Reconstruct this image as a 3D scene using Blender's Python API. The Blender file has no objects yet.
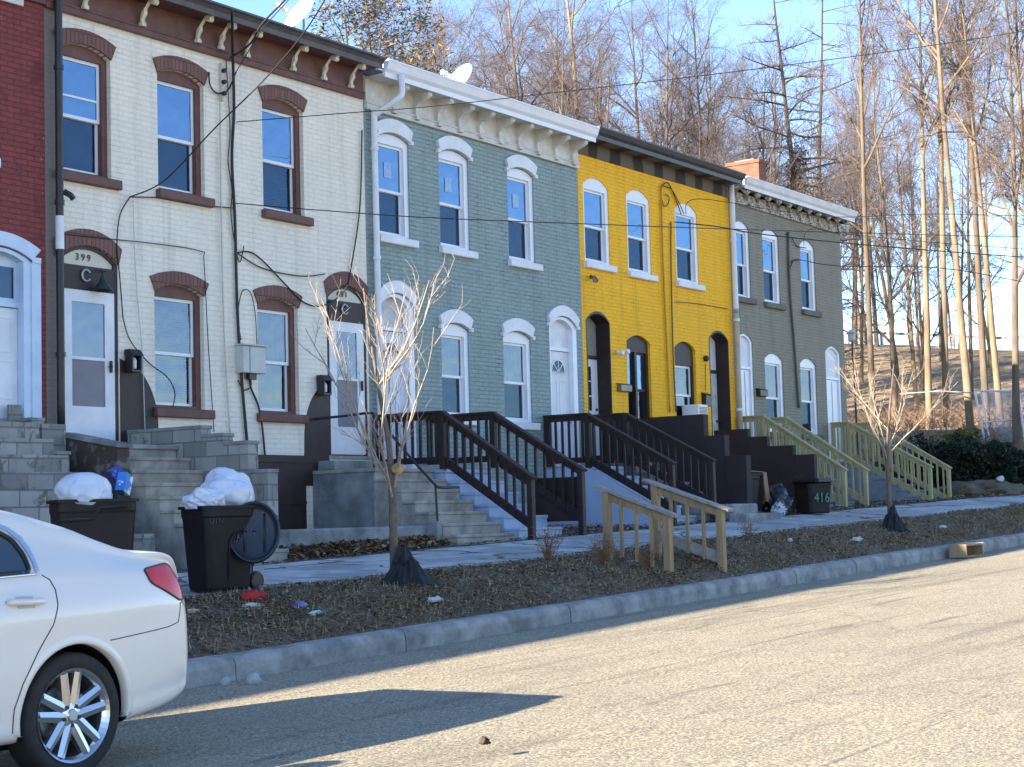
import bpy, bmesh, math, random
from mathutils import Vector, Matrix, noise
from mathutils.geometry import tessellate_polygon
R = math.radians
rnd = random.Random(7)
sc = bpy.context.scene
COL = sc.collection

# ------------------------------------------------------------------ camera
F = 1750.0; W, H = 1024, 767
CR = ((0.5610, -0.0490, 0.8264), (-0.8274, -0.0657, 0.5578), (-0.0270, 0.9966, 0.0775))
CAM = Vector((0, -17.65, 1.30))
c0 = Vector([r[0] for r in CR]); c2 = Vector([r[2] for r in CR]).normalized()
c0 = (c0 - c2 * c0.dot(c2)).normalized(); c1 = c2.cross(c0) * -1.0
if c1.z < 0: c1 = -c1
camd = bpy.data.cameras.new('camera'); cam = bpy.data.objects.new('camera', camd); COL.objects.link(cam)
m = Matrix.Identity(4)
for i in range(3):
    m[i][0] = c0[i]; m[i][1] = c1[i]; m[i][2] = -c2[i]; m[i][3] = CAM[i]
cam.matrix_world = m
camd.sensor_width = 36; camd.lens = 36 * F / W; camd.clip_start = .2; camd.clip_end = 1500
sc.camera = cam

def ray(x, y): return c0 * (x - W / 2) + c1 * -(y - H / 2) + c2 * F
def at(x, y, Y):                      # the point of the place seen at a pixel, on the plane y = Y
    r = ray(x, y); return CAM + r * ((Y - CAM.y) / r.y)
def atx(x, y, X):
    r = ray(x, y); return CAM + r * ((X - CAM.x) / r.x)

# ------------------------------------------------------------------ terrain
def ss(x, a, b):
    t = max(0., min(1., (x - a) / (b - a))); return t * t * (3 - 2 * t)
def gz(x):
    return .027 * (x - 11.5)
def rel(y):                            # height of the bank above the road
    if y <= -6.95: return .2
    if y <= -5.25: return .2 + .38 * (y + 6.95) / 1.7
    if y <= -3.0: return .58 + .12 * (y + 5.25) / 2.25
    return .70 + .05 * min(1, (y + 3) / 3.0)
def terrain(x, y):
    z = gz(min(x, 62)) + (rel(y) if y > -7.11 else 0)
    if x > 42:
        up = ss(x, 45.2, 53) * 1.7 + max(0, x - 50) * .045 * ss(y, -6, 0)
        z += up * ss(y, -3.4, -.6)
        z += ss(x, 60, 98) * (3.0 + .07 * max(0, y))
        z += .03 * noise.noise(Vector((x * .5, y * .5, 0))) * ss(y, -3, -1) * 4
    if y > 9: z += ss(y, 9, 30) * .8
    return z

# ------------------------------------------------------------------ materials
MATS = {}
def base_mat(name):
    m = bpy.data.materials.new(name); m.use_nodes = True
    nt = m.node_tree; b = nt.nodes['Principled BSDF']; MATS[name] = m
    return m, nt, b
def N(nt, t, **kw):
    n = nt.nodes.new(t)
    for k, v in kw.items():
        if k in n.inputs: n.inputs[k].default_value = v
        else: setattr(n, k, v)
    return n
def col4(c): return (c[0], c[1], c[2], 1)
def coords(nt, kind='Object'):
    return nt.nodes.new('ShaderNodeTexCoord').outputs[kind]
def mixc(nt, fac, a, b, mode='MIX'):
    n = nt.nodes.new('ShaderNodeMix'); n.data_type = 'RGBA'; n.blend_type = mode
    for sock, v in ((n.inputs[0], fac), (n.inputs[6], a), (n.inputs[7], b)):
        if isinstance(v, (int, float)): sock.default_value = v
        elif isinstance(v, tuple): sock.default_value = col4(v)
        else: nt.links.new(v, sock)
    return n.outputs[2]
def ramp(nt, fac, lo, hi, c0=(0, 0, 0), c1=(1, 1, 1)):
    n = nt.nodes.new('ShaderNodeValToRGB'); n.color_ramp.elements[0].position = lo; n.color_ramp.elements[1].position = hi
    n.color_ramp.elements[0].color = col4(c0); n.color_ramp.elements[1].color = col4(c1)
    nt.links.new(fac, n.inputs[0]); return n.outputs[0]
def noisen(nt, vec, scale, detail=4, rough=.55, dist=0):
    n = N(nt, 'ShaderNodeTexNoise', Scale=scale, Detail=detail, Roughness=rough, Distortion=dist)
    nt.links.new(vec, n.inputs['Vector']); return n.outputs['Fac']
def bump(nt, b, h, strength, dist, prev=None):
    n = N(nt, 'ShaderNodeBump', Strength=strength, Distance=dist); nt.links.new(h, n.inputs['Height'])
    if prev: nt.links.new(prev, n.inputs['Normal'])
    nt.links.new(n.outputs[0], b.inputs['Normal']); return n.outputs[0]

def pm(name, c1_, c2_=None, scale=4., rough=.7, bmp=.3, bdist=.01, bscale=None, lo=.35, hi=.65, metal=0., spec=.4, stretch=None, coat=0):
    """colour wandering between two tones, with fine bump"""
    if name in MATS: return MATS[name]
    m, nt, b = base_mat(name); v = coords(nt)
    if stretch:
        mp = nt.nodes.new('ShaderNodeMapping'); mp.inputs['Scale'].default_value = stretch; nt.links.new(v, mp.inputs[0]); v = mp.outputs[0]
    c2_ = c2_ or tuple(x * .8 for x in c1_)
    f = ramp(nt, noisen(nt, v, scale, 6, .6), lo, hi)
    nt.links.new(mixc(nt, f, c1_, c2_), b.inputs['Base Color'])
    b.inputs['Roughness'].default_value = rough; b.inputs['Metallic'].default_value = metal
    b.inputs['Specular IOR Level'].default_value = spec
    if coat: b.inputs['Coat Weight'].default_value = coat; b.inputs['Coat Roughness'].default_value = .04
    if bmp: bump(nt, b, noisen(nt, v, bscale or scale * 6, 5, .6), bmp, bdist)
    return m

def brick(name, c, mort, bw=.215, bh=.073, ms=.009, var=.12, spots=None, spotlo=.62, depth=.006, blotch=None, blo=.5, rough=.75, peel=None, mdark=.5):
    if name in MATS: return MATS[name]
    m, nt, b = base_mat(name); v = coords(nt)
    sx = nt.nodes.new('ShaderNodeSeparateXYZ'); nt.links.new(v, sx.inputs[0])
    ad = N(nt, 'ShaderNodeMath', operation='ADD'); nt.links.new(sx.outputs[0], ad.inputs[0]); nt.links.new(sx.outputs[1], ad.inputs[1])
    cb = nt.nodes.new('ShaderNodeCombineXYZ'); nt.links.new(ad.outputs[0], cb.inputs[0]); nt.links.new(sx.outputs[2], cb.inputs[1])
    # slightly uneven courses
    nz = N(nt, 'ShaderNodeTexNoise', Scale=1.3, Detail=2.); nt.links.new(v, nz.inputs['Vector'])
    sc_ = N(nt, 'ShaderNodeVectorMath', operation='SCALE'); sc_.inputs['Scale'].default_value = .02; nt.links.new(nz.outputs['Color'], sc_.inputs[0])
    av = N(nt, 'ShaderNodeVectorMath', operation='ADD'); nt.links.new(cb.outputs[0], av.inputs[0]); nt.links.new(sc_.outputs[0], av.inputs[1])
    br = nt.nodes.new('ShaderNodeTexBrick'); nt.links.new(av.outputs[0], br.inputs['Vector'])
    br.inputs['Scale'].default_value = 1; br.inputs['Brick Width'].default_value = bw; br.inputs['Row Height'].default_value = bh
    br.inputs['Mortar Size'].default_value = ms; br.inputs['Mortar Smooth'].default_value = .25; br.inputs['Bias'].default_value = 0
    br.inputs['Color1'].default_value = col4(tuple(min(1, x * (1 + var)) for x in c)); br.inputs['Color2'].default_value = col4(tuple(x * (1 - var) for x in c))
    br.inputs['Mortar'].default_value = col4(mort)
    colr = br.outputs['Color']
    big = ramp(nt, noisen(nt, v, 1.1, 5, .6), .35, .7)
    colr = mixc(nt, big, colr, mixc(nt, .22, colr, tuple(x * .55 for x in c)))
    mpz = nt.nodes.new('ShaderNodeMapping'); mpz.inputs['Scale'].default_value = (3.2, 3.2, .22); nt.links.new(v, mpz.inputs[0])
    colr = mixc(nt, ramp(nt, noisen(nt, mpz.outputs[0], 1.6, 6, .65), .5, .78), colr, mixc(nt, .34, colr, tuple(x * .35 for x in c)))
    if blotch: colr = mixc(nt, ramp(nt, noisen(nt, v, 2.7, 8, .7, .6), blo, blo + .06), colr, blotch)
    mj = N(nt, 'ShaderNodeMath', operation='MULTIPLY'); nt.links.new(br.outputs['Fac'], mj.inputs[0]); nt.links.new(ramp(nt, noisen(nt, v, 3.6, 6, .75), .50, .68), mj.inputs[1])
    colr = mixc(nt, mj.outputs[0], colr, mixc(nt, mdark, colr, tuple(x * .22 for x in c)))
    if spots: colr = mixc(nt, ramp(nt, noisen(nt, v, 11, 5, .7), spotlo, spotlo + .04), colr, spots)
    if peel:                                    # bare strip near an edge: (x position, width, colour)
        ab = N(nt, 'ShaderNodeMath', operation='SUBTRACT'); nt.links.new(sx.outputs[0], ab.inputs[0]); ab.inputs[1].default_value = peel[0]
        aa = N(nt, 'ShaderNodeMath', operation='ABSOLUTE'); nt.links.new(ab.outputs[0], aa.inputs[0])
        nn = N(nt, 'ShaderNodeMath', operation='MULTIPLY_ADD'); nt.links.new(noisen(nt, v, 5, 6, .7), nn.inputs[0]); nn.inputs[1].default_value = -peel[1] * 2.6; nt.links.new(aa.outputs[0], nn.inputs[2])
        colr = mixc(nt, ramp(nt, nn.outputs[0], -peel[1] * .42, -peel[1] * .36, (1, 1, 1), (0, 0, 0)), colr, peel[2])
    nt.links.new(colr, b.inputs['Base Color']); b.inputs['Roughness'].default_value = rough; b.inputs['Specular IOR Level'].default_value = .35
    inv = N(nt, 'ShaderNodeMath', operation='SUBTRACT'); inv.inputs[0].default_value = 1; nt.links.new(br.outputs['Fac'], inv.inputs[1])
    p = bump(nt, b, inv.outputs[0], .9, depth)
    bump(nt, b, noisen(nt, v, 30, 5, .7), .35, .008, p)
    return m

def glass_mat(name, tint=(.03, .045, .09), refl=.25, rough=.02, trans=.4, gcol=(.42, .64, .90, 1)):  # default gcol is blue: the sky's reflected blue is put into the gloss colour
    m, nt, b = base_mat(name)
    nt.nodes.remove(b); out = nt.nodes['Material Output']
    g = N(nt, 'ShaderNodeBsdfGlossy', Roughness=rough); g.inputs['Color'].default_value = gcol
    t = nt.nodes.new('ShaderNodeBsdfTransparent'); t.inputs['Color'].default_value = (.75, .78, .8, 1)
    d = N(nt, 'ShaderNodeBsdfDiffuse'); d.inputs['Color'].default_value = col4(tint)
    m1 = nt.nodes.new('ShaderNodeMixShader'); m1.inputs[0].default_value = trans; nt.links.new(d.outputs[0], m1.inputs[1]); nt.links.new(t.outputs[0], m1.inputs[2])
    m2 = nt.nodes.new('ShaderNodeMixShader'); m2.inputs[0].default_value = refl; nt.links.new(m1.outputs[0], m2.inputs[1]); nt.links.new(g.outputs[0], m2.inputs[2])
    nt.links.new(m2.outputs[0], out.inputs[0])
    nz = noisen(nt, coords(nt), 1.7, 2); bp = N(nt, 'ShaderNodeBump', Strength=.12, Distance=.10); nt.links.new(nz, bp.inputs['Height']); nt.links.new(bp.outputs[0], g.inputs['Normal'])
    return m

# ------------------------------------------------------------------ mesh builder
class MB:
    def __init__(s): s.v = []; s.f = []; s.mi = []
    def add(s, vs, fs, mi=0):
        o = len(s.v); s.v += [tuple(p) for p in vs]; s.f += [tuple(i + o for i in f) for f in fs]; s.mi += [mi] * len(fs); return s
    def box(s, x0, x1, y0, y1, z0, z1, mi=0, bev=0):
        if x0 > x1: x0, x1 = x1, x0
        if y0 > y1: y0, y1 = y1, y0
        if z0 > z1: z0, z1 = z1, z0
        if bev:
            b = min(bev, (x1 - x0) * .4, (y1 - y0) * .4, (z1 - z0) * .4)
            bm = bmesh.new(); bmesh.ops.create_cube(bm, size=1)
            for v in bm.verts: v.co = Vector((x0 + (v.co.x + .5) * (x1 - x0), y0 + (v.co.y + .5) * (y1 - y0), z0 + (v.co.z + .5) * (z1 - z0)))
            bmesh.ops.bevel(bm, geom=bm.edges[:], offset=b, segments=1, affect='EDGES')
            s.add([v.co[:] for v in bm.verts], [[v.index for v in f.verts] for f in bm.faces] if bm.verts.index_update() is None else [], mi)
            bm.free(); return s
        v = [(x0, y0, z0), (x1, y0, z0), (x1, y1, z0), (x0, y1, z0), (x0, y0, z1), (x1, y0, z1), (x1, y1, z1), (x0, y1, z1)]
        return s.add(v, [(0, 3, 2, 1), (4, 5, 6, 7), (0, 1, 5, 4), (1, 2, 6, 5), (2, 3, 7, 6), (3, 0, 4, 7)], mi)
    def prism(s, poly, axis, a, b, mi=0):
        """poly of 2D points extruded along axis ('x': poly is (y,z); 'y': (x,z); 'z': (x,y))"""
        def P(p, t): return {'x': (t, p[0], p[1]), 'y': (p[0], t, p[1]), 'z': (p[0], p[1], t)}[axis]
        n = len(poly); vs = [P(p, a) for p in poly] + [P(p, b) for p in poly]
        tri = tessellate_polygon([[Vector((p[0], p[1], 0)) for p in poly]])
        fs = [tuple(t) for t in tri] + [tuple(i + n for i in reversed(t)) for t in tri]
        fs += [(i, (i + 1) % n, (i + 1) % n + n, i + n) for i in range(n)]
        return s.add(vs, fs, mi)
    def ring(s, outer, inner, y0, y1, mi=0):
        """frame between two outlines of the same count in the x,z plane, from y0 (front) to y1"""
        n = len(outer)
        vs = [(p[0], y0, p[1]) for p in outer] + [(p[0], y0, p[1]) for p in inner] + [(p[0], y1, p[1]) for p in outer] + [(p[0], y1, p[1]) for p in inner]
        fs = []
        for i in range(n):
            j = (i + 1) % n
            fs += [(i, j, j + n, i + n), (i + n, j + n, j + 3 * n, i + 3 * n), (j, i, i + 2 * n, j + 2 * n), (i + 2 * n, i + 3 * n, j + 3 * n, j + 2 * n)]
        return s.add(vs, fs, mi)
    def band(s, outer, inner, y0, y1, mi=0):
        """open strip between two polylines, extruded"""
        n = len(outer)
        vs = [(p[0], y0, p[1]) for p in outer] + [(p[0], y0, p[1]) for p in inner] + [(p[0], y1, p[1]) for p in outer] + [(p[0], y1, p[1]) for p in inner]
        fs = []
        for i in range(n - 1):
            j = i + 1
            fs += [(i, j, j + n, i + n), (i + n, j + n, j + 3 * n, i + 3 * n), (j, i, i + 2 * n, j + 2 * n), (i + 2 * n, i + 3 * n, j + 3 * n, j + 2 * n)]
        fs += [(0, n, 3 * n, 2 * n), (n - 1, 3 * n - 1, 4 * n - 1, 2 * n - 1)]
        return s.add(vs, fs, mi)
    def tube(s, pts, r, n=8, caps=True, mi=0):
        pts = [Vector(p) for p in pts]; rs = r if isinstance(r, (list, tuple)) else [r] * len(pts)
        o = len(s.v); prev = None
        for i, p in enumerate(pts):
            d = (pts[min(i + 1, len(pts) - 1)] - pts[max(i - 1, 0)])
            if d.length < 1e-9: d = Vector((0, 0, 1))
            d.normalize()
            if prev is None:
                a = Vector((0, 0, 1)) if abs(d.z) < .9 else Vector((1, 0, 0)); prev = d.cross(a).normalized()
            prev = (prev - d * prev.dot(d)).normalized(); q = d.cross(prev)
            for k in range(n):
                t = 2 * math.pi * k / n; s.v.append(tuple(p + (prev * math.cos(t) + q * math.sin(t)) * rs[i]))
        for i in range(len(pts) - 1):
            for k in range(n):
                k2 = (k + 1) % n; s.f.append((o + i * n + k, o + i * n + k2, o + (i + 1) * n + k2, o + (i + 1) * n + k)); s.mi.append(mi)
        if caps:
            s.f.append(tuple(o + k for k in reversed(range(n)))); s.mi.append(mi)
            e = o + (len(pts) - 1) * n; s.f.append(tuple(e + k for k in range(n))); s.mi.append(mi)
        return s
    def lathe(s, prof, c, n=24, axis='z', mi=0):
        """prof: (r, h) pairs"""
        o = len(s.v); c = Vector(c)
        for r_, h in prof:
            for k in range(n):
                t = 2 * math.pi * k / n; a, b = r_ * math.cos(t), r_ * math.sin(t)
                s.v.append(tuple(c + (Vector((a, b, h)) if axis == 'z' else Vector((a, h, b)) if axis == 'y' else Vector((h, a, b)))))
        for i in range(len(prof) - 1):
            for k in range(n):
                k2 = (k + 1) % n; s.f.append((o + i * n + k, o + i * n + k2, o + (i + 1) * n + k2, o + (i + 1) * n + k)); s.mi.append(mi)
        return s
    def beam(s, a, b, w, h, mi=0):
        """rectangular bar from a to b, w across (horizontal), h tall"""
        a, b = Vector(a), Vector(b); d = (b - a).normalized()
        side = d.cross(Vector((0, 0, 1)));
        if side.length < 1e-4: side = Vector((1, 0, 0))
        side.normalize(); up = side.cross(d)
        vs = []
        for p in (a, b):
            for i, j in ((-1, -1), (1, -1), (1, 1), (-1, 1)): vs.append(p + side * (i * w / 2) + up * (j * h / 2))
        return s.add(vs, [(0, 1, 2, 3), (7, 6, 5, 4), (0, 4, 5, 1), (1, 5, 6, 2), (2, 6, 7, 3), (3, 7, 4, 0)], mi)
    def build(s, name, mats, parent=None, smooth=False, fixn=True):
        root = parent
        while root is not None and root.parent is not None: root = root.parent
        off = root.location if root is not None else Vector((0, 0, 0))
        me = bpy.data.meshes.new(name)
        me.from_pydata([(p[0] - off[0], p[1] - off[1], p[2] - off[2]) for p in s.v], [], s.f)
        mats = mats if isinstance(mats, (list, tuple)) else [mats]
        for m_ in mats: me.materials.append(m_)
        if len(mats) > 1: me.polygons.foreach_set('material_index', s.mi)
        if fixn and len(s.f) < 60000:
            bm = bmesh.new(); bm.from_mesh(me); bmesh.ops.recalc_face_normals(bm, faces=bm.faces); bm.to_mesh(me); bm.free()
        if smooth: me.polygons.foreach_set('use_smooth', [True] * len(me.polygons))
        me.update()
        o = bpy.data.objects.new(name, me); COL.objects.link(o)
        if parent is not None: o.parent = parent
        return o

def tag(o, label=None, cat=None, group=None, kind=None):
    if label: o['label'] = label
    if cat: o['category'] = cat
    if group: o['group'] = group
    if kind: o['kind'] = kind
    return o
def thing(name, loc, label, cat, group=None):
    o = bpy.data.objects.new(name, None); COL.objects.link(o); o.location = Vector(loc); o.empty_display_size = .2
    return tag(o, label, cat, group)
def solo(mb, name, mat_, label, cat, group=None, smooth=False):
    """a thing that is one mesh: its origin is put at its base"""
    xs = [p[0] for p in mb.v]; ys = [p[1] for p in mb.v]; zs = [p[2] for p in mb.v]
    c = Vector(((min(xs) + max(xs)) / 2, (min(ys) + max(ys)) / 2, min(zs)))
    mb.v = [(p[0] - c.x, p[1] - c.y, p[2] - c.z) for p in mb.v]
    o = mb.build(name, mat_, None, smooth); o.location = c
    return tag(o, label, cat, group)
def arc(x0, x1, zs, za, n=10):
    """points from (x0,zs) over the apex za to (x1,zs)"""
    c = (x0 + x1) / 2; hw = (x1 - x0) / 2; s = za - zs
    if s < 1e-4: return [(x0 + (x1 - x0) * i / n, zs) for i in range(n + 1)]
    r = (hw * hw + s * s) / (2 * s); zc = za - r; a0 = math.asin(min(1, hw / r)) if s <= hw else math.pi - math.asin(hw / r)
    return [(c + r * math.sin(-a0 + 2 * a0 * i / n), zc + r * math.cos(-a0 + 2 * a0 * i / n)) for i in range(n + 1)]
def smooth_path(pts, n=6):
    pts = [Vector(p) for p in pts]; out = []
    for i in range(len(pts) - 1):
        p0 = pts[max(i - 1, 0)]; p1 = pts[i]; p2 = pts[i + 1]; p3 = pts[min(i + 2, len(pts) - 1)]
        for k in range(n):
            t = k / n; out.append(.5 * ((2 * p1) + (p2 - p0) * t + (2 * p0 - 5 * p1 + 4 * p2 - p3) * t * t + (-p0 + 3 * p1 - 3 * p2 + p3) * t ** 3))
    out.append(pts[-1]); return out

# ------------------------------------------------------------------ palette
M_wht = pm('white_paint', (.74, .75, .78), (.62, .64, .68), 3, .5, .15, .004)
M_dirtywht = pm('weathered_white_paint', (.66, .65, .62), (.42, .41, .40), 5, .6, .3, .006)
M_vinyl = pm('white_vinyl', (.78, .80, .84), (.70, .72, .77), 2, .35, .05, .002)
M_ltblue = pm('pale_blue_paint', (.55, .66, .80), (.46, .57, .72), 3, .45, .1, .003)
M_brown = pm('brown_paint', (.155, .07, .058), (.105, .048, .042), 5, .6, .3, .006)
M_dkbrown = pm('dark_brown_paint', (.040, .022, .02), (.026, .016, .015), 5, .55, .3, .005)
M_stoopbrown = pm('dark_brown_stucco', (.036, .026, .026), (.026, .019, .021), 3, .8, .5, .01, 60)
M_railbrown = pm('dark_brown_stained_wood', (.034, .019, .016), (.018, .011, .010), 6, .6, .4, .005, stretch=(1, 1, .3))
M_black = pm('black_plastic', (.012, .012, .014), (.020, .020, .024), 5, .4, .1, .003)
M_blackmetal = pm('black_metal', (.012, .012, .013), (.022, .02, .02), 8, .45, .15, .002, spec=.5)
M_cable = pm('black_cable_sheath', (.015, .015, .016), (.02, .02, .02), 8, .55, 0)
M_tgreen = pm('treated_green_wood', (.42, .37, .18), (.30, .27, .13), 9, .7, .3, .004, stretch=(1, 1, .2))
M_oldwood = pm('weathered_tan_wood', (.38, .265, .14), (.22, .165, .10), 9, .8, .4, .005, stretch=(1, 1, .2))
M_greywood = pm('weathered_grey_wood', (.34, .31, .28), (.22, .20, .19), 8, .8, .4, .005)
M_conc = pm('stoop_concrete', (.42, .385, .33), (.22, .205, .18), 3.2, .9, .6, .012, 25)
M_conc2 = pm('stained_concrete', (.30, .315, .31), (.13, .135, .135), 2.2, .9, .6, .012, 20)
M_blueconc = pm('blue_grey_painted_concrete', (.23, .26, .30), (.16, .18, .21), 3, .8, .4, .008, 25)
M_paleblueconc = pm('pale_blue_painted_masonry', (.42, .52, .68), (.34, .42, .55), 2, .7, .3, .006, 20)
M_cmu = brick('concrete_blocks', (.29, .285, .265), (.19, .185, .175), .40, .20, .010, .28, blotch=(.14, .14, .13), blo=.55, spots=(.08, .08, .08), spotlo=.66, depth=.012, rough=.95)
M_brownblock = pm('peeling_brown_masonry', (.075, .05, .042), (.16, .15, .14), 6, .85, .8, .02, 14, .52, .62)
M_roof = pm('roof_membrane', (.06, .06, .065), (.10, .10, .105), 2, .85, .3)
M_dark = pm('dark_interior', (.012, .012, .015), (.02, .02, .022), 2, .9, 0)
M_blind = pm('white_blind_slats', (.55, .54, .53), (.42, .42, .43), 3, .6, .1)
M_curt = pm('cream_curtain', (.55, .52, .48), (.3, .26, .24), 5, .8, .3, .01, stretch=(3, 3, .3))
M_pattern = pm('red_white_patterned_curtain', (.45, .34, .36), (.16, .03, .05), 14, .8, .1, lo=.45, hi=.52)
M_galv = pm('galvanised_metal', (.45, .46, .48), (.35, .36, .38), 6, .4, .1, .002, metal=.6)
M_greybox = pm('grey_utility_metal', (.50, .52, .50), (.42, .44, .43), 4, .5, .1, .002)
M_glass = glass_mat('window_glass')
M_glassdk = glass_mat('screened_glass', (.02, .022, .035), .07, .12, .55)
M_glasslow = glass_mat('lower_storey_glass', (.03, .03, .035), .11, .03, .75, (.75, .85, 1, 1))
M_red = brick('red_painted_brick', (.23, .048, .048), (.15, .034, .034), spots=(.45, .40, .38), spotlo=.66, blotch=(.15, .03, .034), blo=.56, depth=.008)
M_cream = brick('cream_painted_brick', (.82, .76, .65), (.78, .72, .615), var=.025, spots=(.30, .24, .17), spotlo=.70, depth=.0045, mdark=.3, peel=(-3.29, .17, (.20, .17, .15)))
M_teal = brick('teal_painted_brick', (.275, .35, .34), (.225, .295, .29), var=.06, spots=(.07, .10, .10), spotlo=.67, depth=.010, mdark=.95)
M_yellow = brick('yellow_painted_brick', (.98, .51, .012), (.90, .455, .012), var=.04, spots=(.30, .13, .02), spotlo=.72, depth=.006, mdark=.6)
M_grey = brick('grey_painted_brick', (.26, .245, .19), (.22, .205, .16), var=.05, spots=(.08, .08, .065), spotlo=.72, depth=.007)
M_chim = brick('orange_brick', (.17, .065, .035), (.12, .09, .07), var=.25, depth=.01)
M_archbrick = brick('brown_painted_arch_brick', (.19, .095, .08), (.11, .055, .05), .075, .25, .008, .12, depth=.01)

# ------------------------------------------------------------------ houses
def text_mb(s, size, x, y, z, depth=.006):
    cu = bpy.data.curves.new('t', 'FONT'); cu.body = s; cu.size = size; cu.extrude = depth; cu.align_x = 'CENTER'; cu.resolution_u = 3
    o = bpy.data.objects.new('t', cu); COL.objects.link(o); dg = bpy.context.evaluated_depsgraph_get()
    me = bpy.data.meshes.new_from_object(o.evaluated_get(dg)); mb = MB()
    mb.add([(x + v.co.x, y - v.co.z, z + v.co.y) for v in me.vertices], [tuple(p.vertices) for p in me.polygons])
    bpy.data.objects.remove(o); bpy.data.curves.remove(cu); bpy.data.meshes.remove(me); return mb

def outline(op, n=10): return [(op['x0'], op['zb'])] + arc(op['x0'], op['x1'], op['zs'], op['za'], n) + [(op['x1'], op['zb'])]
def inner_rect(x0, x1, zb, zt, n=10):
    return [(x0, zb)] + [(x0 + (x1 - x0) * i / n, zt) for i in range(n + 1)] + [(x1, zb)]
def inner_arch(x0, x1, zb, zs, za, n=10): return [(x0, zb)] + arc(x0, x1, zs, za, n) + [(x1, zb)]

def house(label, x0, x1, wallmat, ops, zbot, group='brick row houses'):
    r = thing('row_house', ((x0 + x1) / 2, 0, zbot), label, 'house', group)
    x0 += .003; x1 -= .003; zt = 8.62; D = 9.0
    mb = MB()
    outer = [Vector((x0, zbot, 0)), Vector((x1, zbot, 0)), Vector((x1, zt, 0)), Vector((x0, zt, 0))]
    loops = [outer] + [[Vector((p[0], p[1], 0)) for p in outline(o)] for o in ops]
    flat = [p for l in loops for p in l]
    tris = tessellate_polygon(loops)
    mb.add([(p.x, 0, p.y) for p in flat], [tuple(t) for t in tris])
    for o in ops:
        ol = outline(o); n = len(ol); d = o.get('deep', .16)
        mb.add([(p[0], 0, p[1]) for p in ol] + [(p[0], d, p[1]) for p in ol], [(i, (i + 1) % n, (i + 1) % n + n, i + n) for i in range(n)])
    mb.add([(x0, 0, zbot), (x1, 0, zbot), (x1, D, zbot), (x0, D, zbot), (x0, 0, zt), (x1, 0, zt), (x1, D, zt - .35), (x0, D, zt - .35)],
           [(1, 2, 6, 5), (2, 3, 7, 6), (3, 0, 4, 7)])
    mb.build('wall', wallmat, r, fixn=False)
    MB().add([(x0, -.02, 8.77), (x1, -.02, 8.77), (x1, D + .2, 8.42), (x0, D + .2, 8.42), (x0, -.02, 8.63), (x1, -.02, 8.63), (x1, D + .2, 8.3), (x0, D + .2, 8.3)],
             [(0, 1, 2, 3), (7, 6, 5, 4), (0, 4, 5, 1), (1, 5, 6, 2), (2, 6, 7, 3), (3, 7, 4, 0)]).build('roof', M_roof, r)
    return r

def rect_ring(mb, x0, x1, z0, z1, w, y0, y1, wb=None):
    wb = wb or w
    mb.ring([(x0, z0), (x0, z1), (x1, z1), (x1, z0)], [(x0 + w, z0 + wb), (x0 + w, z1 - w), (x1 - w, z1 - w), (x1 - w, z0 + wb)], y0, y1)

def window(h, op, st):
    x0, x1, zb, zs, za = op['x0'], op['x1'], op['zb'], op['zs'], op['za']
    cw = st.get('casing', .09); yc = st.get('yc', .05); zt = op.get('zg', zs - .08)
    gx0, gx1, gz0, gz1 = x0 + st.get('cl', cw), x1 - cw, zb + .05, zt
    w = MB().ring(outline(op), inner_rect(gx0, gx1, gz0, gz1), yc, .20).build('window', st['mat'], h)
    mid = gz0 + (gz1 - gz0) * st.get('split', .48)
    sm = st.get('sash', M_vinyl); f = .045
    up = MB(); rect_ring(up, gx0, gx1, mid - .02, gz1, f, yc + .045, yc + .08); up.build('sash', sm, w)
    lo = MB(); rect_ring(lo, gx0, gx1, gz0, mid + .02, f, yc + .082, yc + .115); lo.build('sash', sm, w)
    MB().box(gx0 + f - .005, gx1 - f + .005, yc + .06, yc + .066, mid, gz1 - f + .005).build('pane', st.get('gu', M_glass), w)
    MB().box(gx0 + f - .005, gx1 - f + .005, yc + .095, yc + .10, gz0 + f - .005, mid - .02).build('pane', st.get('gl', M_glassdk), w)
    if st.get('extra_bar'):
        MB().box(gx0 + f, gx1 - f, yc + .05, yc + .058, mid + (gz1 - mid) * .33, mid + (gz1 - mid) * .33 + .03).build('glazing_bar', sm, w)
    b = op.get('blind')
    if b == 'slats':
        mb = MB(); n = int((gz1 - gz0) / .035)
        for i in range(n):
            z = gz0 + .02 + i * .035
            mb.add([(gx0 + .02, .185, z), (gx1 - .02, .185, z), (gx1 - .02, .212, z + .022), (gx0 + .02, .212, z + .022)], [(0, 1, 2, 3)])
        mb.build('blind', M_blind, w)
    elif b in ('curtain', 'pattern', 'half'):
        mb = MB(); n = 40; zz0 = gz0 if b == 'curtain' else mid - .05
        vs = []
        for i in range(n + 1):
            x = gx0 + .02 + (gx1 - gx0 - .04) * i / n; y = .215 + .02 * math.sin(i * 1.1) + .008 * math.sin(i * 2.7)
            vs += [(x, y, zz0), (x, y, gz1 + .02)]
        mb.add(vs, [(2 * i, 2 * i + 2, 2 * i + 3, 2 * i + 1) for i in range(n)]).build('curtain', M_pattern if b == 'pattern' else M_curt, w, True)
    # the dark room behind
    MB().box(x0 - .05, x1 + .05, .55, .60, zb - .05, za + .05).add(
        [(x0, .2, zb), (x1, .2, zb), (x1, .55, zb), (x0, .55, zb), (x0, .2, za), (x1, .2, za), (x1, .55, za), (x0, .55, za)],
        [(0, 1, 2, 3), (4, 5, 6, 7), (1, 2, 6, 5), (0, 3, 7, 4)]).build('room', M_dark, w, fixn=False)
    if st.get('sill'):
        e = st.get('sill_ext', .13)
        MB().box(x0 - .05, x1 + e, -.09, .06, zb - .13, zb, 0, .012).build('sill', st['sill'], w)
    hood(w, op, st); return w

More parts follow.
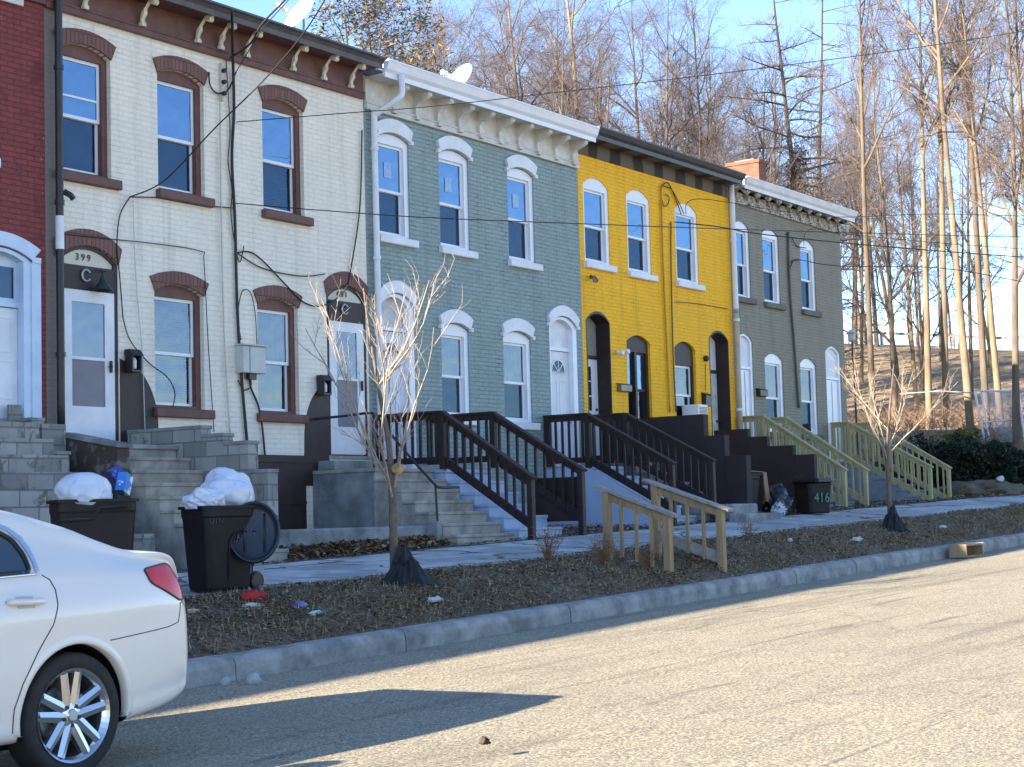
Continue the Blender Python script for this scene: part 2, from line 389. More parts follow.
def hood(w, op, st):
    x0, x1, zs, za = op['x0'], op['x1'], op['zs'], op['za']; k = st.get('hood')
    if not k: return
    t = st.get('ht', .21); e = st.get('he', .085)
    n = 14
    if k == 'brick':
        inn = arc(x0, x1, zs, za, n); out = arc(x0 - e, x1 + e, zs + t, za + t, n)
        MB().band(out, inn, -.028, .07).build('arch', st['hmat'], w)
    elif k == 'block':                          # white stone hood with dropped ends
        inn = arc(x0 - .0, x1 + .0, zs + .02, za + .02, n); out = arc(x0 - e, x1 + e, zs + t * .82, za + t, n)
        mb = MB().band(out, inn, -.055, .06)
        for s, xx in ((-1, x0), (1, x1)):
            mb.box(xx + (-e if s < 0 else -.0), xx + (0 if s < 0 else e), -.058, .055, zs - .01, zs + .06)
        mb.build('arch', st['hmat'], w)

def cornice_box(h, x0, x1, zf, zsof, ztop, proj, fm, crm, sm, fy=-.03, name='cornice', trim=True):
    """frieze board, soffit and stepped crown with gutter"""
    mb = MB().box(x0, x1, fy, .0, zf, zsof, 0)
    if trim: mb.box(x0, x1, fy - .03, fy + .002, zf - .01, zf + .10, 0, .008).box(x0, x1, fy - .045, fy - .0, zf + .085, zf + .11, 0)
    fr = mb.build(name, fm, h)
    MB().box(x0, x1, -proj, -.0, zsof, zsof + .035).build('soffit', sm, fr)
    prof = [(-proj, zsof - .03), (-proj - .02, zsof - .03), (-proj - .025, zsof + .05), (-proj - .07, zsof + .10), (-proj - .11, ztop - .03), (-proj - .12, ztop - .03), (-proj - .12, ztop), (-proj + .03, ztop), (-proj + .03, zsof + .03)]
    MB().prism(prof, 'x', x0 - .001, x1 + .001).build('gutter', crm, fr)
    return fr
def bracket(fr, x, z0, z1, proj, w, mat_, style=0):
    if style == 0:   # slim S scroll
        pts = [(-.05, z0), (-.09, z0), (-.115, z0 + .04), (-.10, z0 + .10), (-.15, z0 + .17), (-.15, z0 + .24), (-.22, z0 + .31), (-proj + .06, z1 - .05), (-proj + .03, z1 - .02), (-proj + .03, z1), (-proj + .16, z1), (-.17, z1 - .10), (-.10, z0 + .2), (-.07, z0 + .1)]
    else:
        pts = [(-.03, z0), (-.08, z0), (-.11, z0 + .03), (-.09, z0 + .10), (-.10, z0 + .22), (-.16, z0 + .28), (-proj + .10, z1 - .12), (-proj + .05, z1 - .08), (-proj + .05, z1), (-.03, z1)]
    mb = MB().prism(pts, 'x', x - w / 2, x + w / 2)
    mb.tube([(x - w / 2 - .012, -proj + .09, z1 - .06), (x + w / 2 + .012, -proj + .09, z1 - .06)], .045 if style else .04, 10)
    mb.box(x - w / 2 - .01, x + w / 2 + .01, -.12, -.05, z0, z0 + .05)
    mb.build('bracket', mat_, fr)

def frame_door(h, op, st):
    """opening frame, arched top panel or transom, leaf with panes and a handle"""
    x0, x1, zb, zs, za = op['x0'], op['x1'], op['zb'], op['zs'], op['za']
    dt = st['dt']; cw = st.get('cw', .06); yl = st.get('yl', .1); deep = op.get('deep', .16)
    lx0, lx1 = x0 + st.get('cl', cw), x1 - cw
    leaf = MB().box(lx0 + .004, lx1 - .004, yl, yl + .045, zb + .03, dt - .01)
    d = leaf.build('door', st['leaf'], h)
    MB().ring(outline(op), inner_arch(lx0, lx1, zb + .001, zs - .01, za - .05), st.get('yf', .03), deep + .02).build('door_frame', st['frame'], d)
    # panel or light over the door
    pts = [(lx0 - .002, dt + .05)] + arc(lx0 - .002, lx1 + .002, zs - .01, za - .05, 10) + [(lx1 + .002, dt + .05)]
    MB().prism(pts, 'y', yl + .01, yl + .03).build('transom', st['top'], d)
    MB().box(lx0, lx1, yl - .035, yl + .05, dt, dt + .06).build('transom_bar', st.get('bar', st['frame']), d)
    MB().box(x0 - .02, x1 + .02, -.02, deep + .02, zb - .04, zb + .015).build('threshold', M_greywood, d)
    MB().prism([(x0 + .001, zb), (x1 - .001, zb), (x1 - .001, zs), (x0 + .001, zs)], 'y', deep + .06, deep + .08).build('backing', M_dark, d)
    return d, lx0, lx1, yl

S_BR = dict(mat=M_brown, casing=.095, cl=.035, yc=.075, sill=M_brown, hood='brick', hmat=M_archbrick, ht=.20, he=.09, gu=M_glass, gl=M_glassdk)
S_BRL = dict(S_BR, gu=M_glasslow, gl=M_glasslow, ht=.19)
S_TE = dict(mat=M_vinyl, casing=.11, cl=.04, yc=.03, sill=M_wht, hood='block', hmat=M_wht, ht=.25, he=.075, gu=M_glass, gl=M_glassdk)
S_TEL = dict(S_TE, gu=M_glasslow, gl=M_glassdk)
S_YE = dict(mat=M_vinyl, casing=.11, cl=.06, yc=.02, sill=M_wht, gu=M_glass, gl=M_glassdk)
S_YB = dict(mat=M_dkbrown, casing=.07, cl=.05, yc=.06, gu=M_glasslow, gl=M_glasslow)
S_GR = dict(mat=M_vinyl, casing=.12, cl=.06, yc=.03, sill=pm('grey_sill_paint', (.15, .15, .12), (.11, .11, .09), 4, .8), gu=M_glass, gl=M_glassdk)
def O(x0, x1, zb, zs, za, **k): return dict(x0=x0, x1=x1, zb=zb, zs=zs, za=za, **k)

# ---- cream house
cU = [O(15.60, 16.52, 6.06, 7.72, 7.84, zg=7.66, blind='half'), O(17.40, 18.33, 6.06, 7.72, 7.84, zg=7.66), O(19.58, 20.52, 6.06, 7.72, 7.84, zg=7.66, blind='slats')]
cL = [O(17.30, 18.27, 2.98, 4.62, 4.74, zg=4.56, blind='slats'), O(19.40, 20.32, 2.98, 4.62, 4.74, zg=4.56, blind='half')]
cD = [O(15.54, 16.62, 2.42, 4.90, 5.11, deep=.14), O(21.00, 21.98, 2.36, 4.88, 5.09, deep=.14)]
cream = house('two storey cream painted brick house with brown window arches and the number 399', 15.36, 22.03, M_cream, cU + cL + cD, .5)
for o in cU: window(cream, o, dict(S_BR, extra_bar=(o is cU[0])))
for o in cL: window(cream, o, S_BRL)
fr = cornice_box(cream, 15.36, 22.0, 8.20, 8.66, 8.80, .42, M_brown, pm('dark_grey_gutter_metal', (.10, .085, .085), (.06, .055, .06), 5, .5, .2, .004), M_brown)
M_ivory = pm('ivory_bracket_paint', (.74, .68, .55), (.50, .45, .36), 12, .6, .3, .004)
for x in (16.0, 17.05, 18.14, 18.62, 19.18, 20.22, 20.95, 21.62): bracket(fr, x, 8.30, 8.66, .42, .062, M_ivory, 0)
st_ = dict(dt=4.50, cw=.07, yl=.03, leaf=M_wht, frame=M_dkbrown, top=M_cream, bar=M_dkbrown, yf=.01)
M_cpanel = pm('cream_tympanum', (.64, .61, .52), (.55, .52, .44), 6, .7, .2)
M_board = pm('raw_plywood', (.45, .27, .10), (.36, .2, .07), 4, .7, .2)
for k, o in enumerate(cD):
    st_['top'] = M_cpanel; st_['cl'] = .09 if k == 0 else .06
    d, a, b, y = frame_door(cream, o, st_)
    MB().box(a, b, y - .03, y + .045, 4.56, 4.83).build('panel', M_dkbrown, d)
    # storm door: white rails round two tall panes
    mb = MB(); zb = o['zb'] + .04; w1 = .17
    for (p, q, r_, s_) in ((a, a + w1, zb, 4.5), (b - w1, b, zb, 4.5), (a + w1, b - w1, 4.34, 4.5), (a + w1, b - w1, 3.57, 3.61), (a + w1, b - w1, zb, 2.95 - .12 * k)): mb.box(p, q, y - .03, y - .002, r_, s_)
    mb.build('storm_door', M_wht, d)
    MB().box(a + w1, b - w1, y - .016, y - .012, 3.61, 4.34).build('pane', M_glasslow, d)
    MB().box(a + w1, b - w1, y - .016, y - .012, 2.95 - .12 * k, 3.57).build('pane', pm('grey_insect_screen', (.20, .19, .22), (.16, .155, .18), 3, .5, 0), d)
    if k: MB().box(a + w1 + .02, a + w1 + .28, y - .008, y - .004, 4.06, 4.33).build('notice', M_board, d)
    MB().box(b - .10, b - .07, y - .075, y - .03, 3.42, 3.58, 0, .008).tube([(b - .085, y - .07, 3.5), (b - .14, y - .08, 3.5)], .012).build('handle', M_blackmetal, d)
    cxm = (a + b) / 2 - .05
    ring = MB(); ring.tube([(cxm + .075 * math.cos(t), y - .05, 4.70 + .075 * math.sin(t)) for t in [R(35 + i * 290 / 22) for i in range(23)]], .016, 8)
    ring.build('ring_ornament', M_galv, d)
    text_mb('3 9 9' if k == 0 else '4 0 1', .13, (a + b) / 2 - .06, .035 - .008, 4.905, .004).build('house_number', M_blackmetal, d)
    hood(d, o, dict(hood='brick', hmat=M_archbrick, ht=.22, he=.06))
# brown painted aprons beside the two doors and the brown basement strip
ap = [(16.64, 2.24), (16.64, 3.62)] + [(16.66 + .68 * math.sin(t), 2.70 + .90 * math.cos(t)) for t in [R(8 + i * 82 / 10) for i in range(11)]] + [(17.36, 2.24)]
MB().prism(ap, 'y', -.012, .0).build('painted_apron', M_dkbrown, cream)
ap = [(21.00, 1.9), (20.40, 1.9)] + [(21.02 - .60 * math.sin(t), 2.60 + .88 * math.cos(t)) for t in [R(90 - i * 82 / 10) for i in range(11)]] + [(21.00, 3.55)]
MB().prism(ap, 'y', -.012, .0).build('painted_apron', M_dkbrown, cream)
MB().box(17.36, 20.41, -.03, 0, .6, 2.34).box(17.36, 20.41, -.05, -.03, 2.25, 2.36).box(17.36, 20.41, -.045, -.03, 1.62, 1.66).build('basement_band', M_dkbrown, cream)
# ---- teal house
tU = [O(22.36, 23.22, 6.02, 7.65, 7.75, zg=7.57), O(24.07, 24.95, 6.02, 7.65, 7.75, zg=7.57, blind='curtain'), O(26.17, 27.04, 6.02, 7.65, 7.75, zg=7.57)]
tL = [O(24.02, 24.84, 3.08, 4.60, 4.70, zg=4.50, blind='pattern'), O(25.90, 26.80, 3.05, 4.60, 4.70, zg=4.50, blind='half')]
tD = [O(22.32, 23.24, 2.14, 4.86, 5.07, deep=.14), O(27.43, 28.38, 2.24, 4.90, 5.10, deep=.14)]
teal = house('two storey teal painted brick house with white window hoods and white bracketed cornice', 22.03, 28.62, M_teal, tU + tL + tD, .6)
for o in tU:
    w_ = window(teal, o, S_TE)
    MB().box(o['x0'] + .28, o['x0'] + .48, .082, .085, 7.02, 7.28).build('sticker', pm('pale_window_sticker', (.35, .50, .72), (.2, .35, .6), 20, .5, 0), w_)
for o in tL: window(teal, o, S_TEL)
M_cream2 = pm('off_white_cornice_paint', (.66, .645, .60), (.50, .48, .44), 4, .6, .3, .005)
fr = cornice_box(teal, 22.06, 28.62, 8.06, 8.55, 8.80, .42, M_cream2, M_vinyl, M_cream2)
for i in range(10): bracket(fr, 22.75 + i * .625, 8.09, 8.55, .42, .09, M_cream2, 1)
def fanlight_door(h, o, st, zc):
    d, a, b, y = frame_door(h, o, st); c = (a + b) / 2; r_ = (b - a) * .28
    mb = MB(); pts = [(c + r_ * math.cos(t), zc + r_ * math.sin(t)) for t in [math.pi * i / 12 for i in range(13)]]
    mb.prism(pts, 'y', y - .006, y - .001).build('pane', M_glassdk, d)
    mb = MB()
    for t in (R(0), R(45), R(90), R(135), R(180)): mb.beam((c, y - .012, zc), (c + r_ * math.cos(t), y - .012, zc + r_ * math.sin(t)), .012, .02)
    mb.band([(c + (r_ + .03) * math.cos(math.pi * i / 12), zc + (r_ + .03) * math.sin(math.pi * i / 12)) for i in range(13)], [(c + r_ * math.cos(math.pi * i / 12), zc + r_ * math.sin(math.pi * i / 12)) for i in range(13)], y - .018, y)
    mb.box(c - r_ - .03, c + r_ + .03, y - .018, y, zc - .03, zc); mb.build('fanlight_bars', M_wht, d)
    mb = MB()
    for xx in (a + .10, c + .04):
        for z0, z1 in ((zc - .95, zc - .15), (zc - 1.65, zc - 1.08)): rect_ring(mb, xx, xx + (b - a) / 2 - .14, z0, z1, .022, y - .008, y)
    mb.build('raised_panels', M_wht, d)
    MB().lathe([(0, -.07), (.022, -.065), (.03, -.045), (.02, -.02), (.028, 0)], (b - .07, y, zc - .95), 12, 'y').build('handle', M_galv, d)
    return d
for o in tD:
    d = fanlight_door(teal, o, dict(dt=4.46, cw=.14, cl=.03, yl=.10, leaf=M_wht, frame=M_vinyl, top=M_dirtywht if o is tD[0] else M_wht, yf=-.01), 4.06)
    hood(d, o, dict(hood='block', hmat=M_wht, ht=.22, he=.075))
# ---- yellow house
yU = [O(28.80, 29.76, 6.27, 7.80, 7.97, blind='half'), O(30.47, 31.42, 6.25, 7.80, 7.97, blind='slats'), O(32.50, 33.50, 6.25, 7.80, 7.97)]
yL = [O(30.30, 31.25, 3.1, 4.82, 4.96, zg=4.62, blind='half'), O(32.28, 33.20, 3.2, 4.82, 4.97, zg=4.46, blind='half')]
yD = [O(28.76, 29.66, 2.3, 5.12, 5.32, deep=.36), O(33.85, 34.77, 2.4, 5.12, 5.32, deep=.36)]
yellow = house('two storey bright yellow painted brick house with a dark cornice', 28.62, 35.02, M_yellow, yU + yL + yD, .8)
for o in yU: window(yellow, o, S_YE)
window(yellow, yL[0], dict(S_YB, sash=M_dkbrown, gu=M_glass, gl=M_glasslow)); window(yellow, yL[1], dict(S_YB, sash=M_vinyl, gu=M_glasslow, gl=M_glasslow))
MB().box(30.70, 30.78, .055, .15, 3.15, 4.62).build('mullion', M_dkbrown, yellow)
# the frieze keeps the dark ghosts of removed brackets
mf, ntf, bf = base_mat('charred_frieze_paint'); vf = coords(ntf)
wv = N(ntf, 'ShaderNodeTexWave', Scale=.36, Distortion=2.2, Detail=3.); wv.inputs['Detail Scale'].default_value = 1.6; ntf.links.new(vf, wv.inputs['Vector'])
ntf.links.new(mixc(ntf, ramp(ntf, wv.outputs['Fac'], .30, .55), (.022, .018, .018), (.12, .10, .085)), bf.inputs['Base Color']); bf.inputs['Roughness'].default_value = .8
bump(ntf, bf, noisen(ntf, vf, 12, 6, .7), .4, .01)
M_blackroof = pm('black_eaves_metal', (.022, .022, .028), (.04, .04, .048), 5, .45, .2, .004)
fr = cornice_box(yellow, 28.65, 34.94, 8.37, 8.64, 8.84, .40, mf, M_blackroof, mf, trim=False)
def lite_door(h, o, st):
    d, a, b, y = frame_door(h, o, st); zc = o['zb'] + 1.08
    MB().box(a + .12, b - .25, y - .006, y - .001, zc, st['dt'] - .15).build('pane', M_glassdk, d)
    mb = MB(); rect_ring(mb, a + .10, b - .23, zc - .02, st['dt'] - .13, .03, y - .014, y)
    zz = [zc + (st['dt'] - .15 - zc) * i / 3 for i in (1, 2)]
    for z in zz: mb.box(a + .12, b - .25, y - .012, y - .002, z - .012, z + .012)
    xm = (a + b - .13) / 2; mb.box(xm - .012, xm + .012, y - .012, y - .002, zc, st['dt'] - .15)
    mb.build('glazing_bars', M_wht, d)
    MB().lathe([(0, -.08), (.03, -.07), (.035, -.045), (.015, -.02), (.03, 0)], (b - .08, y, o['zb'] + .95), 12, 'y').build('handle', M_blackmetal, d)
    MB().lathe([(0, -.02), (.028, -.018), (.03, 0)], (b - .08, y, o['zb'] + 1.12), 12, 'y').build('lock', M_blackmetal, d)
    return d
M_frost = pm('frosted_transom', (.33, .33, .29), (.25, .25, .22), 2, .35, 0)
lite_door(yellow, yD[0], dict(dt=4.42, cw=.03, cl=.03, yl=.30, leaf=M_vinyl, frame=M_dkbrown, top=M_frost, yf=-.006))
d, a, b, y = frame_door(yellow, yD[1], dict(dt=4.42, cw=.03, cl=.03, yl=.30, leaf=M_dirtywht, frame=M_dkbrown, top=M_wht, yf=-.006))
MB().box(a + .05, a + .3, y - .03, y - .02, 4.55, 4.9).build('notice', M_dkbrown, d)
MB().lathe([(0, -.08), (.03, -.07), (.035, -.045), (.015, -.02), (.03, 0)], (b - .08, y, 3.35), 12, 'y').build('handle', M_blackmetal, d)
# ---- grey house
gU = [O(35.22, 36.02, 6.17, 7.78, 7.92), O(36.70, 37.57, 6.17, 7.78, 7.92, blind='half'), O(38.76, 39.60, 6.17, 7.75, 7.89)]
gL = [O(36.58, 37.55, 3.15, 4.84, 4.99, blind='half'), O(38.50, 39.42, 3.15, 4.84, 4.99, blind='half')]
gD = [O(35.20, 35.98, 2.45, 5.18, 5.35, deep=.14), O(40.00, 40.90, 2.45, 5.22, 5.38, deep=.14)]
grey = house('two storey olive grey painted brick house at the far end of the row', 35.02, 41.2, M_grey, gU + gL + gD, .9)
for o in gU: window(grey, o, S_GR)
for o in gL: window(grey, o, dict(S_GR, gu=M_glasslow))
for o in gD:
    d, a, b, y = frame_door(grey, o, dict(dt=4.55, cw=.09, cl=.03, yl=.06, leaf=M_vinyl, frame=M_vinyl, top=M_wht, yf=.02))
    MB().box(a + .40, a + .425, y - .012, y, 2.5, 4.5).build('astragal', M_greybox, d)
    MB().lathe([(0, -.08), (.03, -.07), (.035, -.045), (.015, -.02), (.03, 0)], (a + .34, y, 3.45), 12, 'y').build('handle', M_blackmetal, d)
M_oldwhite = pm('flaking_ornate_white_paint', (.55, .53, .50), (.16, .14, .13), 14, .75, .8, .02, 24, .44, .60)
fr = cornice_box(grey, 35.06, 41.2, 8.30, 8.58, 8.81, .40, M_oldwhite, M_wht, M_oldwhite)
for i in range(11): bracket(fr, 35.35 + i * .56, 8.32, 8.58, .40, .11, M_oldwhite, 1)
# ---- red house at the left edge
rD = [O(14.05, 15.10, 2.72, 4.78, 4.92, deep=.2)]
rU = [O(13.6, 14.45, 6.05, 7.7, 7.85), O(11.6, 12.5, 6.05, 7.7, 7.85), O(11.6, 12.5, 3.0, 4.6, 4.75)]
red = house('dark red painted brick house at the left end of the view', 9.0, 15.36, M_red, rD + rU, .5)
for o in rU: window(red, o, dict(S_TE, mat=M_ltblue, hmat=M_ltblue, sill=M_ltblue))
d, a, b, y = frame_door(red, rD[0], dict(dt=4.18, cw=.12, yl=.10, leaf=M_wht, frame=M_ltblue, top=M_ltblue, yf=-.02))
MB().box(a + .06, b - .06, y + .0, y + .006, 4.30, 4.70).build('pane', M_glassdk, d)
mb = MB()
for z0, z1 in ((3.0, 3.5), (3.6, 4.05)):
    for xx in (a + .08, (a + b) / 2 + .03): rect_ring(mb, xx, xx + (b - a) / 2 - .12, z0, z1, .02, y - .008, y)
mb.build('raised_panels', M_wht, d)
hood(d, rD[0], dict(hood='block', hmat=M_ltblue, ht=.20, he=.14))
MB().box(15.10, 15.25, -.04, .02, 2.72, 4.80).build('casing', M_ltblue, d)
MB().box(13.92, 14.05, -.04, .02, 2.72, 4.80).build('casing', M_ltblue, d)
fr = cornice_box(red, 9.0, 14.98, 8.12, 8.62, 8.82, .36, M_dirtywht, M_dirtywht, M_dirtywht)
for i in range(9): bracket(fr, 9.4 + i * .66, 8.2, 8.62, .36, .08, M_dirtywht, 1)
MB().box(14.98, 15.35, -.06, 0, 8.22, 8.62).build('frieze_end', M_brown, red)

# chimney belongs to the grey house
ch = MB().box(37.45, 37.85, .38, 1.22, 8.6, 9.62).box(37.42, 37.88, .35, 1.25, 9.62, 9.70).build('chimney', M_chim, grey)
MB().box(37.52, 37.78, .55, 1.05, 9.70, 9.74).build('chimney_cap', M_conc2, ch)

# the row goes on to the left; its houses shade the street
for i, (xa, xb, mm, lab) in enumerate(((1.5, 9.0, M_cream, 'cream brick row house beyond the red one, just left of the view'), (-6.0, 1.5, M_red, 'dark red brick row house second to the left of the view'), (-13.5, -6.0, M_grey, 'grey brick row house third to the left of the view'), (-21.0, -13.5, M_teal, 'teal brick row house fourth to the left of the view'), (-28.5, -21.0, M_cream, 'cream brick row house at the left end of the row'))):
    ops_ = [O(xa + .6 + 2.3 * j, xa + 1.5 + 2.3 * j, 6.06, 7.7, 7.86) for j in range(3)] + [O(xa + 1.9 + 2.2 * j, xa + 2.8 + 2.2 * j, 3.0, 4.6, 4.76) for j in range(2)]
    hs = house(lab, xa, xb, mm, ops_, .0)
    for o_ in ops_: window(hs, o_, S_TE if i % 2 else S_BR)
    cornice_box(hs, xa + .02, xb - .02, 8.12, 8.62, 8.82, .40, M_dirtywht, M_dirtywht, M_dirtywht)

# ------------------------------------------------------------------ stoops
def stoop(label, x0, x1, yl, zl, g, n, tread, mat_, loc=None, body=True):
    r = thing('stoop', ((x0 + x1) / 2, -1.2, g), label, 'stoop', 'front stoops')
    MB().box(x0, x1, yl, -.003, g - .3, zl - .06, 0, .01).box(x0 - .015, x1 + .015, yl - .025, -.003, zl - .06, zl, 0, .01).build('landing', mat_, r)
    rise = (zl - g) / (n + 1)
    for k in range(1, n + 1):
        z = zl - rise * k; y1 = yl - tread * (k - 1); y0 = yl - tread * k; j = .006 * ((k * 7) % 3 - 1)
        MB().box(x0 + .003 * (k % 2), x1 - .003, y0, y1, g - .3, z - .05, 0).box(x0 - .012 + j, x1 + .012 + j, y0 - .02, y1 - .004, z - .05, z, 0, .012).build('step', mat_, r)
    return r

s399 = stoop('grey weathered concrete stoop below door 399, between a peeling brown wall and a block wall', 15.48, 16.74, -.95, 2.40, .84, 8, .24, M_conc)
# left side wall: sloped, peeling brown
MB().prism([(-.0, .6), (0, 2.55), (-.32, 2.52), (-1.41, 2.33), (-1.41, .6)], 'x', 15.26, 15.46).build('side_wall', M_brownblock, s399)
MB().prism([(.0, 2.551), (0, 2.60), (-.4, 2.565), (-1.44, 2.375), (-1.44, 2.325), (-.32, 2.521)], 'x', 15.23, 15.49).build('wall_cap', M_conc2, s399)
w = MB()
for (ya, yb, zt) in ((-.0, -1.38, 2.60), (-1.383, -1.77, 2.48), (-1.773, -2.21, 2.36), (-2.213, -2.54, 1.98)):
    w.box(16.76, 16.95, yb, ya, .7, zt)
w.build('block_wall', M_cmu, s399)
for (ya, yb, zt) in ((-.0, -1.39, 2.60), (-1.39, -1.78, 2.48), (-1.78, -2.22, 2.36), (-2.21, -2.55, 1.98)): MB().box(16.745, 16.965, yb - .01, ya, zt, zt + .05, 0, .008).build('wall_cap', M_conc2, s399)
sred = thing('stoop', (14.3, -1, .8), 'grey concrete block stoop in front of the pale blue door of the red house', 'stoop', 'front stoops')
w = MB()
for (ya, yb, zt) in ((-.0, -.05, 2.92), (-.053, -.47, 2.69), (-.473, -.93, 2.25), (-.933, -1.4, 1.95), (-1.403, -1.9, 1.6), (-1.903, -2.4, 1.25)):
    w.box(14.72, 14.91, yb, ya, .5, zt)
w.build('block_wall', M_cmu, sred)
for (ya, yb, zt) in ((-.05, -.48, 2.69), (-.47, -.95, 2.25), (-.93, -1.42, 1.95)): MB().box(14.70, 14.93, yb, ya, zt, zt + .045, 0, .006).build('wall_cap', M_conc2, sred)
MB().box(14.85, 15.24, -.5, -.003, .5, 2.66).build('block_pier', M_cmu, sred)
MB().box(13.1, 14.72, -.6, -.003, .5, 2.66).build('landing', M_cmu, sred)
for k in range(8): MB().box(13.1, 14.72, -.6 - .26 * (k + 1), -.6 - .26 * k, .5, 2.66 - .215 * (k + 1)).build('step', M_cmu, sred)

s401 = stoop('wide stained concrete stoop with a smooth blue grey side below door 401', 20.60, 22.06, -1.22, 2.13, .93, 6, .25, M_conc)
MB().box(20.585, 20.60, -1.20, -.02, .9, 2.06).box(20.72, 22.05, -.34, -.003, 2.131, 2.28, 0, .01).build('render_coat', M_conc2, s401)
MB().box(20.50, 20.94, -2.45, -2.02, .7, 1.31, 0, .02).build('end_block', M_conc2, s401)
rl = thing('pipe_handrail', (20.66, -1.7, 1.3), 'thin black bent pipe handrail on the concrete stoop below door 401', 'handrail')
MB().tube(smooth_path([(20.66, -.02, 2.93), (20.66, -.6, 2.945), (20.66, -1.12, 2.96), (20.66, -1.25, 2.88), (20.66, -1.75, 2.36), (20.66, -2.27, 1.86), (20.70, -2.36, 1.80), (20.9, -2.37, 1.80), (21.15, -2.37, 1.80)], 4), .02, 8).build('rail', M_blackmetal, rl)
MB().tube([(20.66, -2.30, 1.84), (20.66, -2.33, 1.2)], .018, 8).build('post', M_blackmetal, rl)
MB().tube([(20.66, -1.16, 2.95), (20.66, -1.16, 2.13)], .018, 8).build('post', M_blackmetal, rl)

s_t1 = stoop('white painted stoop between two brown railings at the first teal house door', 22.24, 23.46, -1.34, 2.12, .98, 5, .27, M_paleblueconc)
s_t2 = stoop('pale blue painted stoop with a solid sloping side at the second teal house door', 27.24, 28.46, -.95, 2.24, 1.10, 5, .29, M_paleblueconc)
MB().prism([(-.003, .9), (-.003, 2.20), (-.93, 2.20), (-1.25, 2.06), (-2.62, 1.32), (-2.62, .9)], 'x', 27.10, 27.235).build('side_wall', M_paleblueconc, s_t2)
s_y1 = stoop('concrete stoop with a tall stepped dark brown wall at the left yellow house door', 28.72, 29.68, -1.05, 2.32, 1.15, 5, .29, M_conc2)
w = MB()
for (ya, yb, zt) in ((-.003, -1.99, 3.21), (-1.993, -2.42, 2.79), (-2.423, -2.86, 2.39)): w.box(29.70, 29.90, yb, ya, .9, zt, 0, .006)
w.build('stepped_wall', M_stoopbrown, s_y1)
s_y2 = stoop('concrete stoop behind a lower four step dark brown wall at the right yellow house door', 34.08, 35.05, -.85, 2.38, 1.25, 5, .27, M_conc2)
w = MB()
for (ya, yb, zt) in ((-.003, -.81, 3.11), (-.813, -1.26, 2.93), (-1.263, -1.86, 2.71), (-1.863, -2.33, 2.50)): w.box(33.93, 34.08, yb, ya, 1.0, zt, 0, .006)
w.build('stepped_wall', M_stoopbrown, s_y2)
s_g1 = stoop('grey concrete stoop with green timber railings at the left grey house door', 35.34, 36.36, -.56, 2.46, 1.34, 6, .265, M_blueconc)
s_g2 = stoop('grey concrete stoop with green timber railings at the far right grey house door', 40.0, 41.26, -.56, 2.50, 1.46, 6, .28, M_blueconc)
# loose concrete steps at the foot of the stepped brown wall
r = thing('broken_concrete_step', (29.3, -3.1, 1.15), 'low broken concrete steps at the foot of the tall stepped brown wall', 'concrete step')
MB().box(28.75, 29.75, -3.05, -2.62, 1.0, 1.48, 0, .03).build('step', M_conc2, r)
MB().box(28.5, 29.9, -3.45, -3.05, 1.0, 1.30, 0, .04).build('step', M_conc2, r)
# low ledge in front of the cream house basement
solo(MB().box(17.0, 20.58, -2.25, -1.9, .55, 1.25, 0, .03).box(17.0, 20.45, -1.9, -.06, .55, 1.20), 'retaining_ledge', M_conc2, 'low concrete retaining ledge in front of the cream house basement', 'ledge')

def railing(label, x, ya, yb, yc, zl, zb_, hgt, ground, mat_, nb1, nb2, post=.10, capw=.14, group='stair railings', endpost=False, landz=None, bal=.038, toponly=False, low=None):
    """landing stretch ya..yb at top height zl, then a raking stretch to yc at top height zb_"""
    r = thing('stair_railing', (x, (yb + yc) / 2, ground), label, 'railing', group)
    dz = hgt
    sl = (zb_ - zl) / (yc - yb)
    MB().box(x - post / 2, x + post / 2, yb - post / 2, yb + post / 2, (landz or zl - dz - .15), zl + .05, 0, .008).build('post', mat_, r)
    MB().box(x - post / 2, x + post / 2, yc - post / 2, yc + post / 2, ground - .1, zb_ + .03, 0, .008).build('post', mat_, r)
    if endpost: MB().box(x - post / 2, x + post / 2, ya - post, ya, (landz or zl - dz - .1), zl + .05, 0, .008).build('post', mat_, r)
    t = MB().beam((x, ya, zl - .03), (x, yb, zl - .03), .05, .10); t.beam((x, ya, zl + .035), (x, yb, zl + .035), capw, .035); t.build('handrail', mat_, r)
    t = MB().beam((x, yb, zl - .03), (x, yc, zb_ - .03), .05, .10); t.beam((x, yb, zl + .035), (x, yc - .08, zb_ + .035 - sl * .08 * -1 * -1), capw, .035); t.build('handrail', mat_, r)
    MB().beam((x, ya, zl - dz), (x, yb, zl - dz), .05, .10).build('bottom_rail', mat_, r)
    MB().beam((x, yb, zl - dz), (x, yc, zb_ - dz + (low or 0)), .055, .13).build('bottom_rail', mat_, r)
    for i in range(nb1):
        y = ya + (yb - ya) * (i + .7) / (nb1 + .4)
        MB().box(x - bal / 2 - .03, x + bal / 2 - .03, y - bal / 2, y + bal / 2, zl - dz - .04, zl - .03).build('baluster', mat_, r)
    for i in range(nb2):
        y = yb + (yc - yb) * (i + .8) / (nb2 + .6); z = zl + sl * (y - yb)
        MB().box(x - bal / 2 - .03, x + bal / 2 - .03, y - bal / 2, y + bal / 2, z - dz - .04, z - .03).build('baluster', mat_, r)
    return r
railing('dark brown wooden railing on the left of the first teal house stoop', 22.18, -.03, -1.34, -2.97, 2.99, 1.93, .72, .98, M_railbrown, 8, 10, endpost=True)
rr = railing('dark brown wooden railing on the right of the first teal house stoop', 23.52, -.03, -1.38, -3.04, 3.02, 2.05, .72, 1.0, M_railbrown, 8, 9)
MB().box(23.57, 23.60, -2.98, -2.0, 1.25, 1.95).build('plywood_panel', M_dkbrown, rr)
